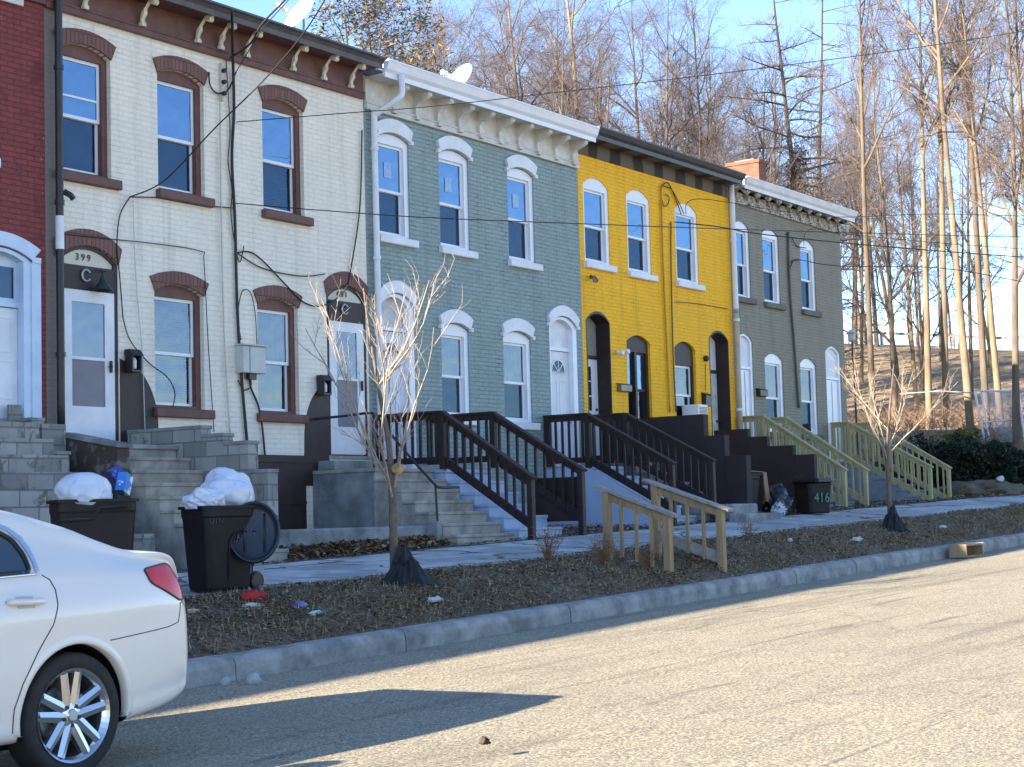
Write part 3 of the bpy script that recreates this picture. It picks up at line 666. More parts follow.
railing('dark brown wooden railing on the left of the second teal house stoop', 27.17, -.03, -.95, -2.66, 3.15, 2.21, .80, 1.08, M_railbrown, 6, 10, endpost=True)
railing('dark brown wooden railing on the right of the second teal house stoop', 28.52, -.03, -.97, -2.75, 3.20, 2.27, .78, 1.1, M_railbrown, 6, 11)
railing('pale green timber railing on the left of the left grey house stoop', 35.28, -.03, -.55, -2.40, 3.41, 2.18, .78, 1.34, M_tgreen, 4, 11, post=.09, capw=.13, low=.06)
railing('pale green timber railing on the right of the left grey house stoop', 36.42, -.03, -.57, -2.42, 3.41, 2.18, .78, 1.34, M_tgreen, 4, 11, post=.09, capw=.13, low=.06)
railing('pale green timber railing on the left of the far right grey house stoop', 40.12, -.03, -.49, -2.50, 3.42, 2.28, .80, 1.46, M_tgreen, 4, 12, post=.09, capw=.13, endpost=True)
railing('pale green timber railing on the right of the far right grey house stoop', 41.32, -.03, -.62, -2.52, 3.44, 2.27, .80, 1.46, M_tgreen, 4, 12, post=.09, capw=.13)

def verge_rail(label, x, ya, yb, za, zb_, ga, gb, board):
    r = thing('bank_handrail', (x, (ya + yb) / 2, gb), label, 'handrail', 'handrails of the bank steps')
    MB().box(x - .05, x + .05, ya - .05, ya + .05, ga - .1, za - .03, 0, .006).build('post', M_oldwood, r)
    MB().box(x - .05, x + .05, yb - .05, yb + .05, gb - .15, zb_ - .03, 0, .006).build('post', M_oldwood, r)
    sl = (zb_ - za) / (yb - ya)
    MB().beam((x, ya + .16, za + .16 * sl), (x, yb - .16, zb_ - .16 * sl), .16, .035).build('handrail', M_greywood, r)
    MB().beam((x, ya, za - .09), (x, yb, zb_ - .09), .04, .09).build('top_rail', M_oldwood, r)
    for i in range(3):
        t = (i + 1) / 4; y = ya + (yb - ya) * t; z = za + (zb_ - za) * t
        MB().box(x - .045, x - .005, y - .02, y + .02, ga + (gb - ga) * t + (.02 if not board else .12), z - .08).build('baluster', M_oldwood, r)
    if board: MB().beam((x + .0, ya - .02, ga + .20), (x + .0, yb + .03, gb + .22), .04, .14).build('bottom_rail', M_greywood, r)
    return r
verge_rail('weathered tan wooden handrail on the left of the bank steps by the kerb', 19.9, -5.68, -6.58, 1.66, 1.34, .82, .55, False)
verge_rail('weathered tan wooden handrail with a sloping lower board on the right of the bank steps', 21.0, -5.80, -6.78, 1.74, 1.40, .84, .50, True)
r = thing('bank_steps', (20.45, -6.1, .5), 'small concrete steps cut into the grass bank between two wooden handrails', 'steps')
for k in range(3): MB().box(20.0, 20.9, -5.55 - .38 * (k + 1), -5.50 - .38 * k, .2, .80 - .13 * (k + 1) + .05, 0, .02).build('step', M_conc, r)

# ------------------------------------------------------------------ fittings on the fronts
def pipe(pts, r_, mat_, label, extra=None):
    t = thing('downpipe', pts[-1], label, 'downpipe', 'downpipes')
    MB().tube(smooth_path(pts, 5), r_, 12).build('pipe', mat_, t, True)
    for z in (3.6, 5.6, 7.4):
        MB().lathe([(r_ + .002, -.03), (r_ + .014, -.03), (r_ + .014, .03), (r_ + .002, .03)], (pts[-1][0], pts[-1][1], z), 12).build('bracket', mat_, t)
    return t
t = pipe([(15.50, -.12, 8.75), (15.50, -.12, 6.), (15.50, -.12, 2.5)], .052, M_blackmetal, 'black downpipe at the left edge of the cream house')
MB().tube([(15.50, -.12, 4.98), (15.50, -.12, 5.42)], .056, 12).build('white_coupling', M_wht, t)
MB().tube([(15.55, -.14, 5.75), (15.62, -.2, 5.70), (15.66, -.2, 5.66)], .04, 8).build('stub', M_blackmetal, t)
pipe([(22.42, -.50, 8.62), (22.42, -.50, 8.34), (22.38, -.46, 8.22), (22.20, -.15, 7.98), (22.18, -.10, 7.86), (22.18, -.10, 6), (22.18, -.10, 2.3)], .052, M_wht, 'white downpipe between the cream and teal houses')
t = pipe([(34.98, -.12, 8.7), (34.98, -.12, 6.), (34.98, -.12, 5.85)], .06, M_wht, 'downpipe between the yellow and grey houses, white above and tan below')
MB().tube([(34.98, -.12, 5.84), (34.98, -.12, 2.6)], .06, 12).build('lower_pipe', pm('tan_pipe_paint', (.42, .33, .19), (.5, .45, .35), 3, .6), t, True)

# cables and conduits down the cream front
def cable(name, pts, r_, label, cat='cable', group='cables on the house fronts', m_=None, n=6):
    return solo(MB().tube(smooth_path(pts, n), r_, 6), name, m_ or M_cable, label, cat, group, True)
def F3(x, y, Y=-.04): p = at(x, y, Y); return (p.x, p.y, p.z)
cable('wall_cable', [F3(232, 10, -.6), F3(233, 60, -.12), F3(234, 110), F3(232, 160), F3(235, 220), F3(237, 300), F3(241, 370), F3(248, 452)], .022, 'thick black cable running down the cream front between its lower windows')
cable('wall_cable', [F3(226, 60), F3(230, 130), F3(228, 160), F3(232, 190), F3(231, 215), F3(236, 250), F3(240, 262), F3(244, 246)], .008, 'thin loose black cable beside the thick one, near the upper cream window')
cable('wall_cable', [F3(236, 253), F3(250, 252), F3(264, 262), F3(285, 284), F3(305, 303), F3(325, 305), F3(345, 290), F3(352, 262), F3(360, 205), F3(362, 130)], .012, 'black cable hanging in a deep loop towards the brown arch of door 401')
cable('wall_cable', [F3(236, 252), F3(262, 268), F3(300, 276), F3(325, 274)], .010, 'black cable lying almost level above the lower right cream window')
cable('wall_cable', [F3(249, 375), F3(251, 388), F3(258, 405), F3(262, 425), F3(265, 455)], .016, 'black cable dropping from the grey meter box to the brown basement band')
cable('wall_cable', [F3(238, 380), F3(244, 390), F3(251, 386), F3(250, 376)], .010, 'small slack cable loop under the grey meter box')
cable('wall_cable', [F3(241, 340), F3(238, 315), F3(242, 292), F3(250, 292), F3(255, 312), F3(257, 345)], .007, 'thin cable arch above the grey meter box')
cable('wall_cable', [F3(130, 197), F3(120, 215), F3(117, 245), F3(120, 280), F3(123, 318)], .009, 'black cable curving down the cream wall towards door 399')
cable('wall_cable', [F3(123, 318), F3(130, 340), F3(148, 362), F3(168, 378), F3(175, 395), F3(170, 415)], .008, 'thin black cable draped across the lower left cream window')
cable('wall_cable', [F3(57, 233), F3(100, 238), F3(150, 243), F3(200, 251), F3(204, 262), F3(208, 340), F3(214, 432)], .007, 'thin black cable running level above door 399, then down the wall')
cable('wall_cable', [F3(130, 197), F3(160, 198), F3(200, 205), F3(235, 208)], .009, 'thin black cable under the upper left middle cream window')
cable('wall_cable', [F3(209, 72), F3(210, 85), F3(217, 93), F3(228, 90), F3(236, 72)], .012, 'black cable loop tied to the small insulators under the cream cornice')
M_paintc = pm('cream_conduit_paint', (.55, .52, .45), (.45, .42, .36), 4, .7)
cable('conduit', [F3(220, 95), F3(221, 200), F3(224, 330), F3(230, 435)], .012, 'cream painted conduit down the cream front left of the thick cable', 'conduit', m_=M_paintc)
cable('conduit', [F3(133, 200), F3(136, 280), F3(142, 350), F3(145, 430)], .007, 'thin grey wire down the cream wall right of door 399', 'conduit', m_=M_greybox)
t = thing('insulator_rack', F3(220, 95), 'small rack of three black insulators under the cream cornice', 'insulator rack')
MB().box(18.66, 18.70, -.05, -.0, 7.55, 8.12).build('back_bar', M_paintc, t)
for z in (7.66, 7.83, 8.0): MB().lathe([(0, -.12), (.03, -.11), (.035, -.09), (.02, -.08), (.035, -.07), (.03, -.05), (.01, -.05)], (18.68, 0, z), 10, 'y').build('insulator', M_black, t)
# grey meter box
t = thing('meter_box', (19.2, -.12, 3.55), 'pale grey utility box beside the lower right cream window', 'utility box')
MB().box(18.92, 19.40, -.16, -.0, 3.55, 3.95, 0, .01).build('cabinet', M_greybox, t)
MB().box(18.90, 19.42, -.20, .0, 3.95, 3.975, 0, .004).build('lid', M_greybox, t)
MB().box(19.05, 19.06, -.163, -.16, 3.56, 3.94).build('seam', M_black, t)
MB().box(19.10, 19.25, -.11, -.04, 3.46, 3.55).build('cable_gland', M_black, t)

def lantern(x, z, label, y=0.):
    t = thing('wall_lantern', (x, y, z), label, 'wall lamp', 'wall lamps')
    MB().box(x - .07, x + .07, y - .03, y - .012, z + .0, z + .30).build('back_plate', M_blackmetal, t)
    MB().prism([(y - .20, z + .22), (y - .03, z + .22), (y - .03, z + .31), (y - .13, z + .31)], 'x', x - .10, x + .10).build('hood', M_blackmetal, t)
    MB().box(x - .09, x + .09, y - .17, y - .03, z, z + .03).box(x - .09, x - .07, y - .17, y - .03, z + .03, z + .22).box(x + .07, x + .09, y - .17, y - .03, z + .03, z + .22).build('frame', M_blackmetal, t)
    MB().lathe([(.0, .04), (.04, .05), (.045, .16), (.02, .20), (0, .20)], (x + .0, y - .10, z), 10).build('bulb', M_wht, t)
lantern(16.80, 3.44, 'black wall lantern with a white bulb on the brown curve right of door 399', -.0)
lantern(20.80, 3.30, 'black wall lantern on the brown curve left of door 401', -.0)
t = thing('barn_lamp', (16.15, -.1, 4.5), 'dark bell shaped lamp over the storm door 399', 'lamp', 'wall lamps')
MB().lathe([(.02, .20), (.035, .16), (.05, .12), (.12, .03), (.14, 0)], (16.22, -.14, 4.50), 16).build('shade', pm('dark_green_enamel', (.015, .03, .03), (.02, .035, .035), 3, .4, 0), t, True)
MB().tube([(16.22, -.14, 4.70), (16.24, -.10, 4.78), (16.40, .0, 4.80)], .012).build('arm', M_blackmetal, t)
def mailbox(x, z, w, h, label, m_=None, y=0):
    t = thing('mailbox', (x, y, z), label, 'mailbox', 'mailboxes')
    MB().box(x - w / 2, x + w / 2, y - .11, y - .0, z, z + h * .8, 0, .01).build('box', m_ or M_black, t)
    MB().prism([(y - .125, z + h * .8), (y - .0, z + h * .8), (y - .0, z + h)], 'x', x - w / 2 - .01, x + w / 2 + .01).build('lid', m_ or M_black, t)
M_alu = pm('dull_aluminium_box', (.20, .20, .19), (.13, .13, .13), 6, .4, .1, metal=.4)
mailbox(30.07, 3.78, .42, .17, 'long low grey mailbox between the left yellow door and the dark framed window', M_alu)
mailbox(33.55, 3.62, .26, .30, 'upright black mailbox left of the right yellow door')
mailbox(36.28, 3.95, .40, .19, 'black mailbox left of the first grey house window')
# porch lights on the yellow front
t = thing('floodlight', (29.95, -.1, 4.55), 'white twin head floodlight right of the left yellow door', 'floodlight', 'wall lamps')
MB().lathe([(0, -.03), (.05, -.03), (.05, 0)], (29.93, 0, 4.55), 12, 'y').build('base', M_wht, t)
for s in (-1, 1): MB().lathe([(.0, -.2), (.05, -.2), (.055, -.18), (.03, -.10), (.015, -.03)], (29.93 + s * .11, 0, 4.55 + .02 * s), 12, 'y').build('lamp_head', M_vinyl, t, True)
MB().tube([(29.82, -.04, 4.55), (30.04, -.04, 4.55)], .015).build('arm', M_wht, t)
t = thing('floodlight', (28.95, -.1, 5.95), 'small brown spotlight under the left upper yellow window', 'spotlight', 'wall lamps')
MB().lathe([(0, -.02), (.04, -.02), (.04, 0)], (29.0, 0, 5.98), 10, 'y').build('base', M_dkbrown, t)
MB().tube([(29.0, -.03, 5.98), (28.93, -.12, 5.95), (28.84, -.2, 5.88)], [.02, .045, .06], 10).build('lamp_head', pm('faded_brown_lamp', (.14, .08, .06), (.35, .3, .26), 10, .6), t)
t = thing('porch_light', (33.62, -.1, 4.62), 'small brown porch light above the upright black mailbox', 'porch light', 'wall lamps')
MB().lathe([(0, -.10), (.05, -.09), (.07, -.04), (.05, 0)], (33.62, 0, 4.66), 12, 'y').build('shade', M_dkbrown, t)
cable('wall_cable', [(33.62, -.02, 4.55), (33.6, -.02, 4.2), (33.58, -.02, 3.95)], .007, 'thin wire between the brown porch light and the upright black mailbox')
# electric conduits on yellow and grey
cable('conduit', [F3(661, 187), F3(663, 260), F3(667, 350), F3(670, 412)], .022, 'yellow painted conduit down the middle of the yellow front', 'conduit', m_=pm('yellow_conduit_paint', (.50, .28, .02), (.4, .2, .01), 3, .6))
cable('conduit', [F3(671, 222), F3(671, 260), F3(673, 350), F3(676, 412)], .018, 'dark conduit beside the yellow painted one down the yellow front', 'conduit', m_=pm('dark_olive_conduit', (.10, .08, .04), (.16, .11, .04), 3, .6))
cable('wall_cable', [F3(661, 187), F3(668, 183), F3(676, 200), F3(681, 214)], .012, 'black cable from the conduit head to the window on the yellow front')
cable('wall_cable', [F3(664, 186), F3(672, 190), F3(680, 205), F3(684, 214)], .010, 'second black cable from the conduit head to the window on the yellow front')
cable('wall_cable', [F3(662, 200), F3(664, 206), F3(668, 204), F3(669, 197), F3(665, 194)], .010, 'small coil of black cable on the yellow front')
cable('wall_cable', [F3(676, 302), F3(700, 304), F3(728, 309)], .007, 'thin level wire above the right yellow door')
cable('conduit', [F3(788, 232), F3(790, 290), F3(794, 340), F3(799, 408)], .030, 'dark grey conduit down the middle of the olive grey front', 'conduit', m_=pm('slate_conduit_paint', (.06, .068, .07), (.09, .095, .09), 3, .6))
cable('wall_cable', [F3(792, 238), F3(797, 246), F3(806, 248)], .012, 'black cable from the slate conduit head to the last upper grey window')
cable('wall_cable', [F3(790, 268), F3(794, 260), F3(800, 260)], .012, 'short black cable bend on the slate conduit of the grey front')
# window unit
t = thing('air_conditioner', (32.98, -.3, 3.28), 'white window air conditioner in the lower right yellow window', 'air conditioner')
MB().box(32.70, 33.12, -.30, .10, 3.27, 3.62, 0, .01).build('case', M_vinyl, t)
mb = MB()
for i in range(9): mb.box(32.74, 33.08, -.312, -.302, 3.31 + i * .03, 3.325 + i * .03)
mb.build('grille', pm('grey_grille', (.18, .19, .20), (.12, .13, .14), 4, .6), t)

# satellite dishes: offset bowl, arm and receiver
def dish(c, nrm, rad, label, mast):
    t = thing('satellite_dish', mast, label, 'satellite dish', 'satellite dishes on the roofs')
    c = Vector(c); nrm = Vector(nrm).normalized(); u = nrm.cross(Vector((0, 0, 1))).normalized(); v = u.cross(nrm)
    vs, fs = [], []; nr, na = 7, 28
    for s in (0, 1):
        for i in range(nr + 1):
            q = i / nr
            for k in range(na):
                a_ = 2 * math.pi * k / na; vs.append(c + (u * math.cos(a_) * 1.0 + v * math.sin(a_) * 1.1) * rad * q + nrm * (rad * .22 * q * q - .012 * s))
    for s in (0, 1):
        o = s * (nr + 1) * na
        for i in range(nr):
            for k in range(na): fs.append((o + i * na + k, o + i * na + (k + 1) % na, o + (i + 1) * na + (k + 1) % na, o + (i + 1) * na + k))
    o = nr * na
    for k in range(na): fs.append((o + k, o + (k + 1) % na, o + (nr + 1) * na + (k + 1) % na, o + (nr + 1) * na + k))
    MB().add(vs, fs).build('reflector', pm('dish_enamel', (.72, .72, .70), (.66, .66, .64), 3, .45, .05), t, True)
    lo = c - v * rad * 1.0; end = c + nrm * rad * 1.25 - v * rad * .55
    MB().tube([lo - nrm * .05, end], .014, 8).build('arm', M_galv, t)
    MB().tube([end - nrm * .02, end + nrm * -.12 + v * .05], .045, 10).box(end.x - .07, end.x + .07, end.y - .04, end.y + .04, end.z - .03, end.z + .05, 0, .01).build('receiver', M_vinyl, t)
    MB().tube([Vector(mast), c - nrm * .10 - v * .1, c - nrm * .02], .022, 8).build('mast', M_galv, t)
dish((20.90, .30, 9.42), (-.75, .16, .48), .31, 'white satellite dish on the roof edge of the cream house', (21.10, .50, 8.72))
dish((25.22, .30, 9.20), (-.75, .16, .48), .30, 'white satellite dish on the roof of the teal house', (25.42, .50, 8.72))

# ------------------------------------------------------------------ ground
def sheet(name, xs, ys, fz, mat_, kind='structure', smooth=True):
    vs = [(x, y, fz(x, y)) for y in ys for x in xs]; n = len(xs)
    fs = [(j * n + i, j * n + i + 1, (j + 1) * n + i + 1, (j + 1) * n + i) for j in range(len(ys) - 1) for i in range(n - 1)]
    o = MB().add(vs, fs).build(name, mat_, None, smooth, fixn=False); o['kind'] = kind; return o
def fr_(a, b, s): n = max(1, int(round((b - a) / s))); return [a + (b - a) * i / n for i in range(n + 1)]
# asphalt
m, nt, b = base_mat('asphalt'); v = coords(nt)
fine = noisen(nt, v, 48, 4, .85); grain = noisen(nt, v, 22, 3, .7)
c = mixc(nt, ramp(nt, fine, .40, .60), (.11, .098, .074), (.66, .57, .40))
c = mixc(nt, ramp(nt, grain, .40, .7), c, mixc(nt, .5, c, (.15, .137, .112)))
mp = nt.nodes.new('ShaderNodeMapping'); mp.inputs['Scale'].default_value = (.10, 1.6, 1); nt.links.new(v, mp.inputs[0])
streak = noisen(nt, mp.outputs[0], 1.1, 6, .65, .4)
c = mixc(nt, ramp(nt, streak, .53, .72), c, mixc(nt, .55, c, (.07, .065, .055)))
mp2 = nt.nodes.new('ShaderNodeMapping'); mp2.inputs['Scale'].default_value = (.05, 3.4, 1); nt.links.new(v, mp2.inputs[0])
tar = ramp(nt, noisen(nt, mp2.outputs[0], 1.5, 4, .6, 1.), .655, .675)
c = mixc(nt, tar, c, mixc(nt, .5, c, (.05, .045, .04)))
c = mixc(nt, ramp(nt, noisen(nt, v, .7, 4, .6), .35, .7), c, mixc(nt, .25, c, (.12, .11, .095)))
nz = N(nt, 'ShaderNodeTexNoise', Scale=.9, Detail=8.); nz.inputs['Roughness'].default_value = .75; nt.links.new(v, nz.inputs['Vector'])
va = N(nt, 'ShaderNodeVectorMath', operation='ADD'); nt.links.new(v, va.inputs[0]); nt.links.new(nz.outputs['Color'], va.inputs[1])
mp3 = nt.nodes.new('ShaderNodeMapping'); mp3.inputs['Scale'].default_value = (.11, .34, .0); nt.links.new(va.outputs[0], mp3.inputs[0])
vo = N(nt, 'ShaderNodeTexVoronoi', Scale=1.); vo.feature = 'DISTANCE_TO_EDGE'; nt.links.new(mp3.outputs[0], vo.inputs['Vector'])
c = mixc(nt, ramp(nt, vo.outputs['Distance'], .002, .006, (1, 1, 1), (0, 0, 0)), c, mixc(nt, .28, c, (.045, .04, .035)))
mp4 = nt.nodes.new('ShaderNodeMapping'); mp4.inputs['Scale'].default_value = (.12, .9, 1); nt.links.new(v, mp4.inputs[0])
c = mixc(nt, ramp(nt, noisen(nt, mp4.outputs[0], 2.4, 7, .7, .8), .60, .66), c, mixc(nt, .55, c, (.10, .085, .065)))
nt.links.new(c, b.inputs['Base Color']); b.inputs['Roughness'].default_value = .9; b.inputs['Specular IOR Level'].default_value = .25
p = bump(nt, b, fine, .7, .012); bump(nt, b, grain, .4, .02, p)
M_asph = m
m, nt, b = base_mat('dry_turf'); v = coords(nt)
c = mixc(nt, ramp(nt, noisen(nt, v, 1.6, 6, .65), .4, .62), (.25, .165, .095), (.19, .15, .08))
c = mixc(nt, ramp(nt, noisen(nt, v, 16, 5, .7), .42, .62), c, (.075, .055, .038)); nt.links.new(c, b.inputs['Base Color'])
b.inputs['Roughness'].default_value = .95; bump(nt, b, noisen(nt, v, 28, 6, .75), .9, .05); M_turf = m
m, nt, b = base_mat('dry_hillside'); v = coords(nt)
c = mixc(nt, ramp(nt, noisen(nt, v, .25, 7, .7), .38, .62), (.50, .36, .21), (.32, .22, .125))
mp = nt.nodes.new('ShaderNodeMapping'); mp.inputs['Scale'].default_value = (.6, .15, 1.2); nt.links.new(v, mp.inputs[0])
c = mixc(nt, ramp(nt, noisen(nt, mp.outputs[0], 1.2, 6, .7, .5), .5, .62), c, (.42, .31, .18))
c = mixc(nt, ramp(nt, noisen(nt, v, 2.2, 5, .75), .52, .68), c, (.09, .065, .04)); nt.links.new(c, b.inputs['Base Color'])
b.inputs['Roughness'].default_value = .95; bump(nt, b, noisen(nt, v, 3, 7, .75), .9, .3); M_hill = m
M_kerb = pm('kerb_concrete', (.36, .355, .33), (.17, .17, .165), 3.4, .9, .8, .015, 22, .38, .66)
# pavement: grey slabs with cracks and pale patches
m, nt, b = base_mat('pavement_concrete'); v = coords(nt)
c = mixc(nt, ramp(nt, noisen(nt, v, .55, 3, .5), .50, .54), (.34, .345, .34), (.50, .51, .50))
c = mixc(nt, ramp(nt, noisen(nt, v, 3.1, 6, .65), .45, .7), c, (.23, .235, .235))
vo = N(nt, 'ShaderNodeTexVoronoi', Scale=.42); vo.feature = 'DISTANCE_TO_EDGE'
nz = N(nt, 'ShaderNodeTexNoise', Scale=1.6, Detail=5.); nt.links.new(v, nz.inputs['Vector']); va = N(nt, 'ShaderNodeVectorMath', operation='ADD'); nt.links.new(v, va.inputs[0]); nt.links.new(nz.outputs['Color'], va.inputs[1]); nt.links.new(va.outputs[0], vo.inputs['Vector'])
c = mixc(nt, ramp(nt, vo.outputs['Distance'], .008, .02, (1, 1, 1), (0, 0, 0)), c, (.07, .065, .06))
nt.links.new(c, b.inputs['Base Color']); b.inputs['Roughness'].default_value = .9; bump(nt, b, noisen(nt, v, 25, 5, .7), .5, .008); M_pave = m

xs = fr_(-45, 42, 3) + fr_(43, 60, .7) + fr_(61, 105, 1.6) + fr_(108, 260, 8)
ys = fr_(-60, -8, 4) + [-7.13, -7.08, -7.0, -6.2, -5.3, -4.2, -3.2, -2.4, -1.6, -.8] + fr_(0, 12, 1) + fr_(14, 60, 3) + fr_(66, 200, 12)
sheet('terrain', xs, ys, lambda x, y: terrain(x, y) - (.06 if x < 44 or y < -3.2 else .06 - .06 * ss(x, 44, 46)), M_hill)
sheet('road', fr_(-45, 62, 1.5), fr_(-60, -7.16, 2.7), lambda x, y: gz(x), M_asph)
sheet('pavement', fr_(-20, 60, .5), [-5.25, -4.5, -3.75, -3.0], lambda x, y: gz(x) + rel(y) + .012 * noise.noise(Vector((x * .6, y, 2))), M_pave)
def vz(x, y):
    e = ss(y, -7.0, -6.7) * ss(-y, 5.15, 5.5)
    return gz(x) + rel(y) - .012 + e * (.035 * noise.noise(Vector((x * 1.7, y * 2.2, 0))) + .07 * noise.noise(Vector((x * .6, y * .9, 4)))) + .07 * e
sheet('grass_bank', fr_(-20, 60, .16), fr_(-6.99, -5.2, .16), vz, M_turf)
M_yard = pm('bare_yard_soil', (.16, .135, .11), (.09, .075, .06), 2.5, .95, .8, .03, 20)
sheet('front_yard', fr_(-20, 45, .5), [-3.0, -2.2, -1.5, -.7, 0], lambda x, y: gz(x) + rel(y) - .02 * (1 if y > -2.9 else 0) + .02 * noise.noise(Vector((x, y, 0))), M_yard)
kb = MB(); x = -20.0
while x < 60:
    L = rnd.choice((2.4, 2.9, 2.1, 3.0)); x2 = x + L - .02; n = 8
    j = rnd.uniform(-.008, .008); jz = rnd.uniform(-.008, .008)
    for i in range(n):
        a_, b_ = x + (x2 - x) * i / n, x + (x2 - x) * (i + 1) / n
        def sec(xx):
            w_ = .006 * noise.noise(Vector((xx * 3, 0, 9))); g = gz(xx) + jz
            return [(xx, -7.17 + j + w_, g - .25), (xx, -7.155 + j + w_, g + .13), (xx, -7.135 + j, g + .18 + w_), (xx, -7.09 + j, g + .205 + w_), (xx, -6.93, g + .21), (xx, -6.93, g - .25)]
        s0, s1 = sec(a_), sec(b_); kb.add(s0 + s1, [(k, (k + 1) % 6, (k + 1) % 6 + 6, k + 6) for k in range(6)] + ([(0, 1, 2, 3, 4, 5)] if i == 0 else []) + ([(11, 10, 9, 8, 7, 6)] if i == n - 1 else []))
    x += L
o = kb.build('kerb', M_kerb); o['kind'] = 'structure'

# dead leaves and dry grass on the bank, one mass
LM = [pm('dead_leaf_brown', (.27, .155, .075), (.17, .10, .05), 9, .9, 0), pm('dead_leaf_tan', (.46, .34, .21), (.34, .24, .14), 9, .9, 0), pm('dry_grass_blade', (.30, .25, .14), (.21, .17, .09), 9, .9, 0), pm('dark_leaf_mould', (.05, .036, .026), (.035, .026, .02), 9, .95, 0), pm('pale_straw', (.55, .46, .30), (.42, .35, .22), 9, .9, 0)]
def litter_mass(name, n, fx, wts, zf, smin=.02, smax=.06, stand=.3):
    mb = MB(); tot = sum(wts)
    for _ in range(n):
        x, y = fx(); z = zf(x, y) + .004
        k = rnd.random() * tot; mi = 0
        for i, w_ in enumerate(wts):
            if k < w_: mi = i; break
            k -= w_
        a_ = rnd.uniform(0, 6.28); s = rnd.uniform(smin, smax)
        if mi in (2, 4):
            hgt = rnd.uniform(.03, .10); dx, dy = math.cos(a_), math.sin(a_); lean = rnd.uniform(.2, 1.6)
            mb.add([(x - dy * .004, y + dx * .004, z), (x + dy * .004, y - dx * .004, z), (x + dx * hgt * lean, y + dy * hgt * lean, z + hgt * (1.1 - lean * .6))], [(0, 1, 2)], mi)
        else:
            u = Vector((math.cos(a_), math.sin(a_), rnd.uniform(-stand, stand))) * s; w_ = Vector((-math.sin(a_), math.cos(a_), rnd.uniform(-stand, stand))) * s * .6
            p = Vector((x, y, z + rnd.uniform(0, .03)))
            mb.add([p - u, p - w_ + Vector((0, 0, s * .3)), p + u, p + w_ + Vector((0, 0, s * .2))], [(0, 1, 2), (0, 2, 3)], mi)
    o = mb.build(name, LM, fixn=False); o['kind'] = 'stuff'; return o
def bankpt():
    while True:
        x = 9 + 33 * rnd.random() ** 1.4; y = -6.93 + 1.75 * rnd.random()
        if rnd.random() < .30 + .9 * max(0, noise.noise(Vector((x * .9, y * 1.6, 3))) + .25): return x, y
litter_mass('dry_grass', 62000, bankpt, (.26, .14, .34, .16, .16), vz, .008, .032)
def yardpt():
    while True:
        x = 16 + 26 * rnd.random(); y = -3.0 + 2.9 * rnd.random() ** 1.3
        if 17 < x < 20.55 and y > -2.3: continue
        if rnd.random() < .35 + .65 * (noise.noise(Vector((x * 1.3, y * 2, 7))) > 0): return x, y
litter_mass('leaf_litter', 7000, yardpt, (.4, .15, .1, .3, .1), lambda x, y: gz(x) + rel(y), .015, .05)
def ledgept():
    return rnd.uniform(17.0, 20.6), -2.28 - abs(rnd.gauss(0, .12))
litter_mass('leaf_litter', 2200, ledgept, (.45, .15, .1, .3, .1), lambda x, y: gz(x) + rel(y) + .02 + max(0, .12 + (y + 2.28) * .5) * rnd.random(), .02, .07, .8)
def farpt():
    x = rnd.uniform(42, 50); y = rnd.uniform(-3.4, 2); return x, y
litter_mass('leaf_litter', 6000, farpt, (.35, .25, .2, .15, .2), lambda x, y: terrain(x, y) + .01, .02, .08)

# twiggy weeds on the bank
def weed(x, y, h_, n, label, col=None):
    mb = MB(); z = vz(x, y)
    for _ in range(n):
        a_ = rnd.uniform(0, 6.28); l = rnd.uniform(.1, .5) * h_; p = Vector((x + rnd.gauss(0, .05) * h_, y + rnd.gauss(0, .05) * h_, z)); q = [p]
        d = Vector((math.cos(a_) * l, math.sin(a_) * l, h_ * rnd.uniform(.5, 1)))
        for k in range(1, 5): q.append(p + d * (k / 4) + Vector((rnd.gauss(0, .02), rnd.gauss(0, .02), 0)))
        mb.tube(q, [.004, .0035, .003, .002, .001], 3, False)
        for k in range(5):
            t = q[rnd.randint(1, 4)]; e = t + Vector((rnd.gauss(0, .07), rnd.gauss(0, .07), rnd.gauss(.03, .03))); mb.tube([t, e], [.002, .001], 3, False)
            s = .016; mb.add([e, e + Vector((s, rnd.gauss(0, s), s)), e + Vector((0, s, -s))], [(0, 1, 2)])
    return solo(mb, 'dry_weed', LM[0], label, 'weed', 'dry weeds on the bank')
weed(18.7, -5.5, .42, 40, 'clump of dry brown weeds on the bank, nearest the foot of the brown railing')
weed(19.4, -5.9, .38, 50, 'clump of dry brown weeds just left of the wooden bank handrail')
weed(19.9, -6.3, .30, 40, 'clump of dry brown weeds under the left wooden bank handrail')
weed(21.3, -6.3, .32, 36, 'clump of dry brown weeds behind the right wooden bank handrail')
weed(24.2, -5.6, .40, 16, 'single spindly weed on the bank beside the pavement')

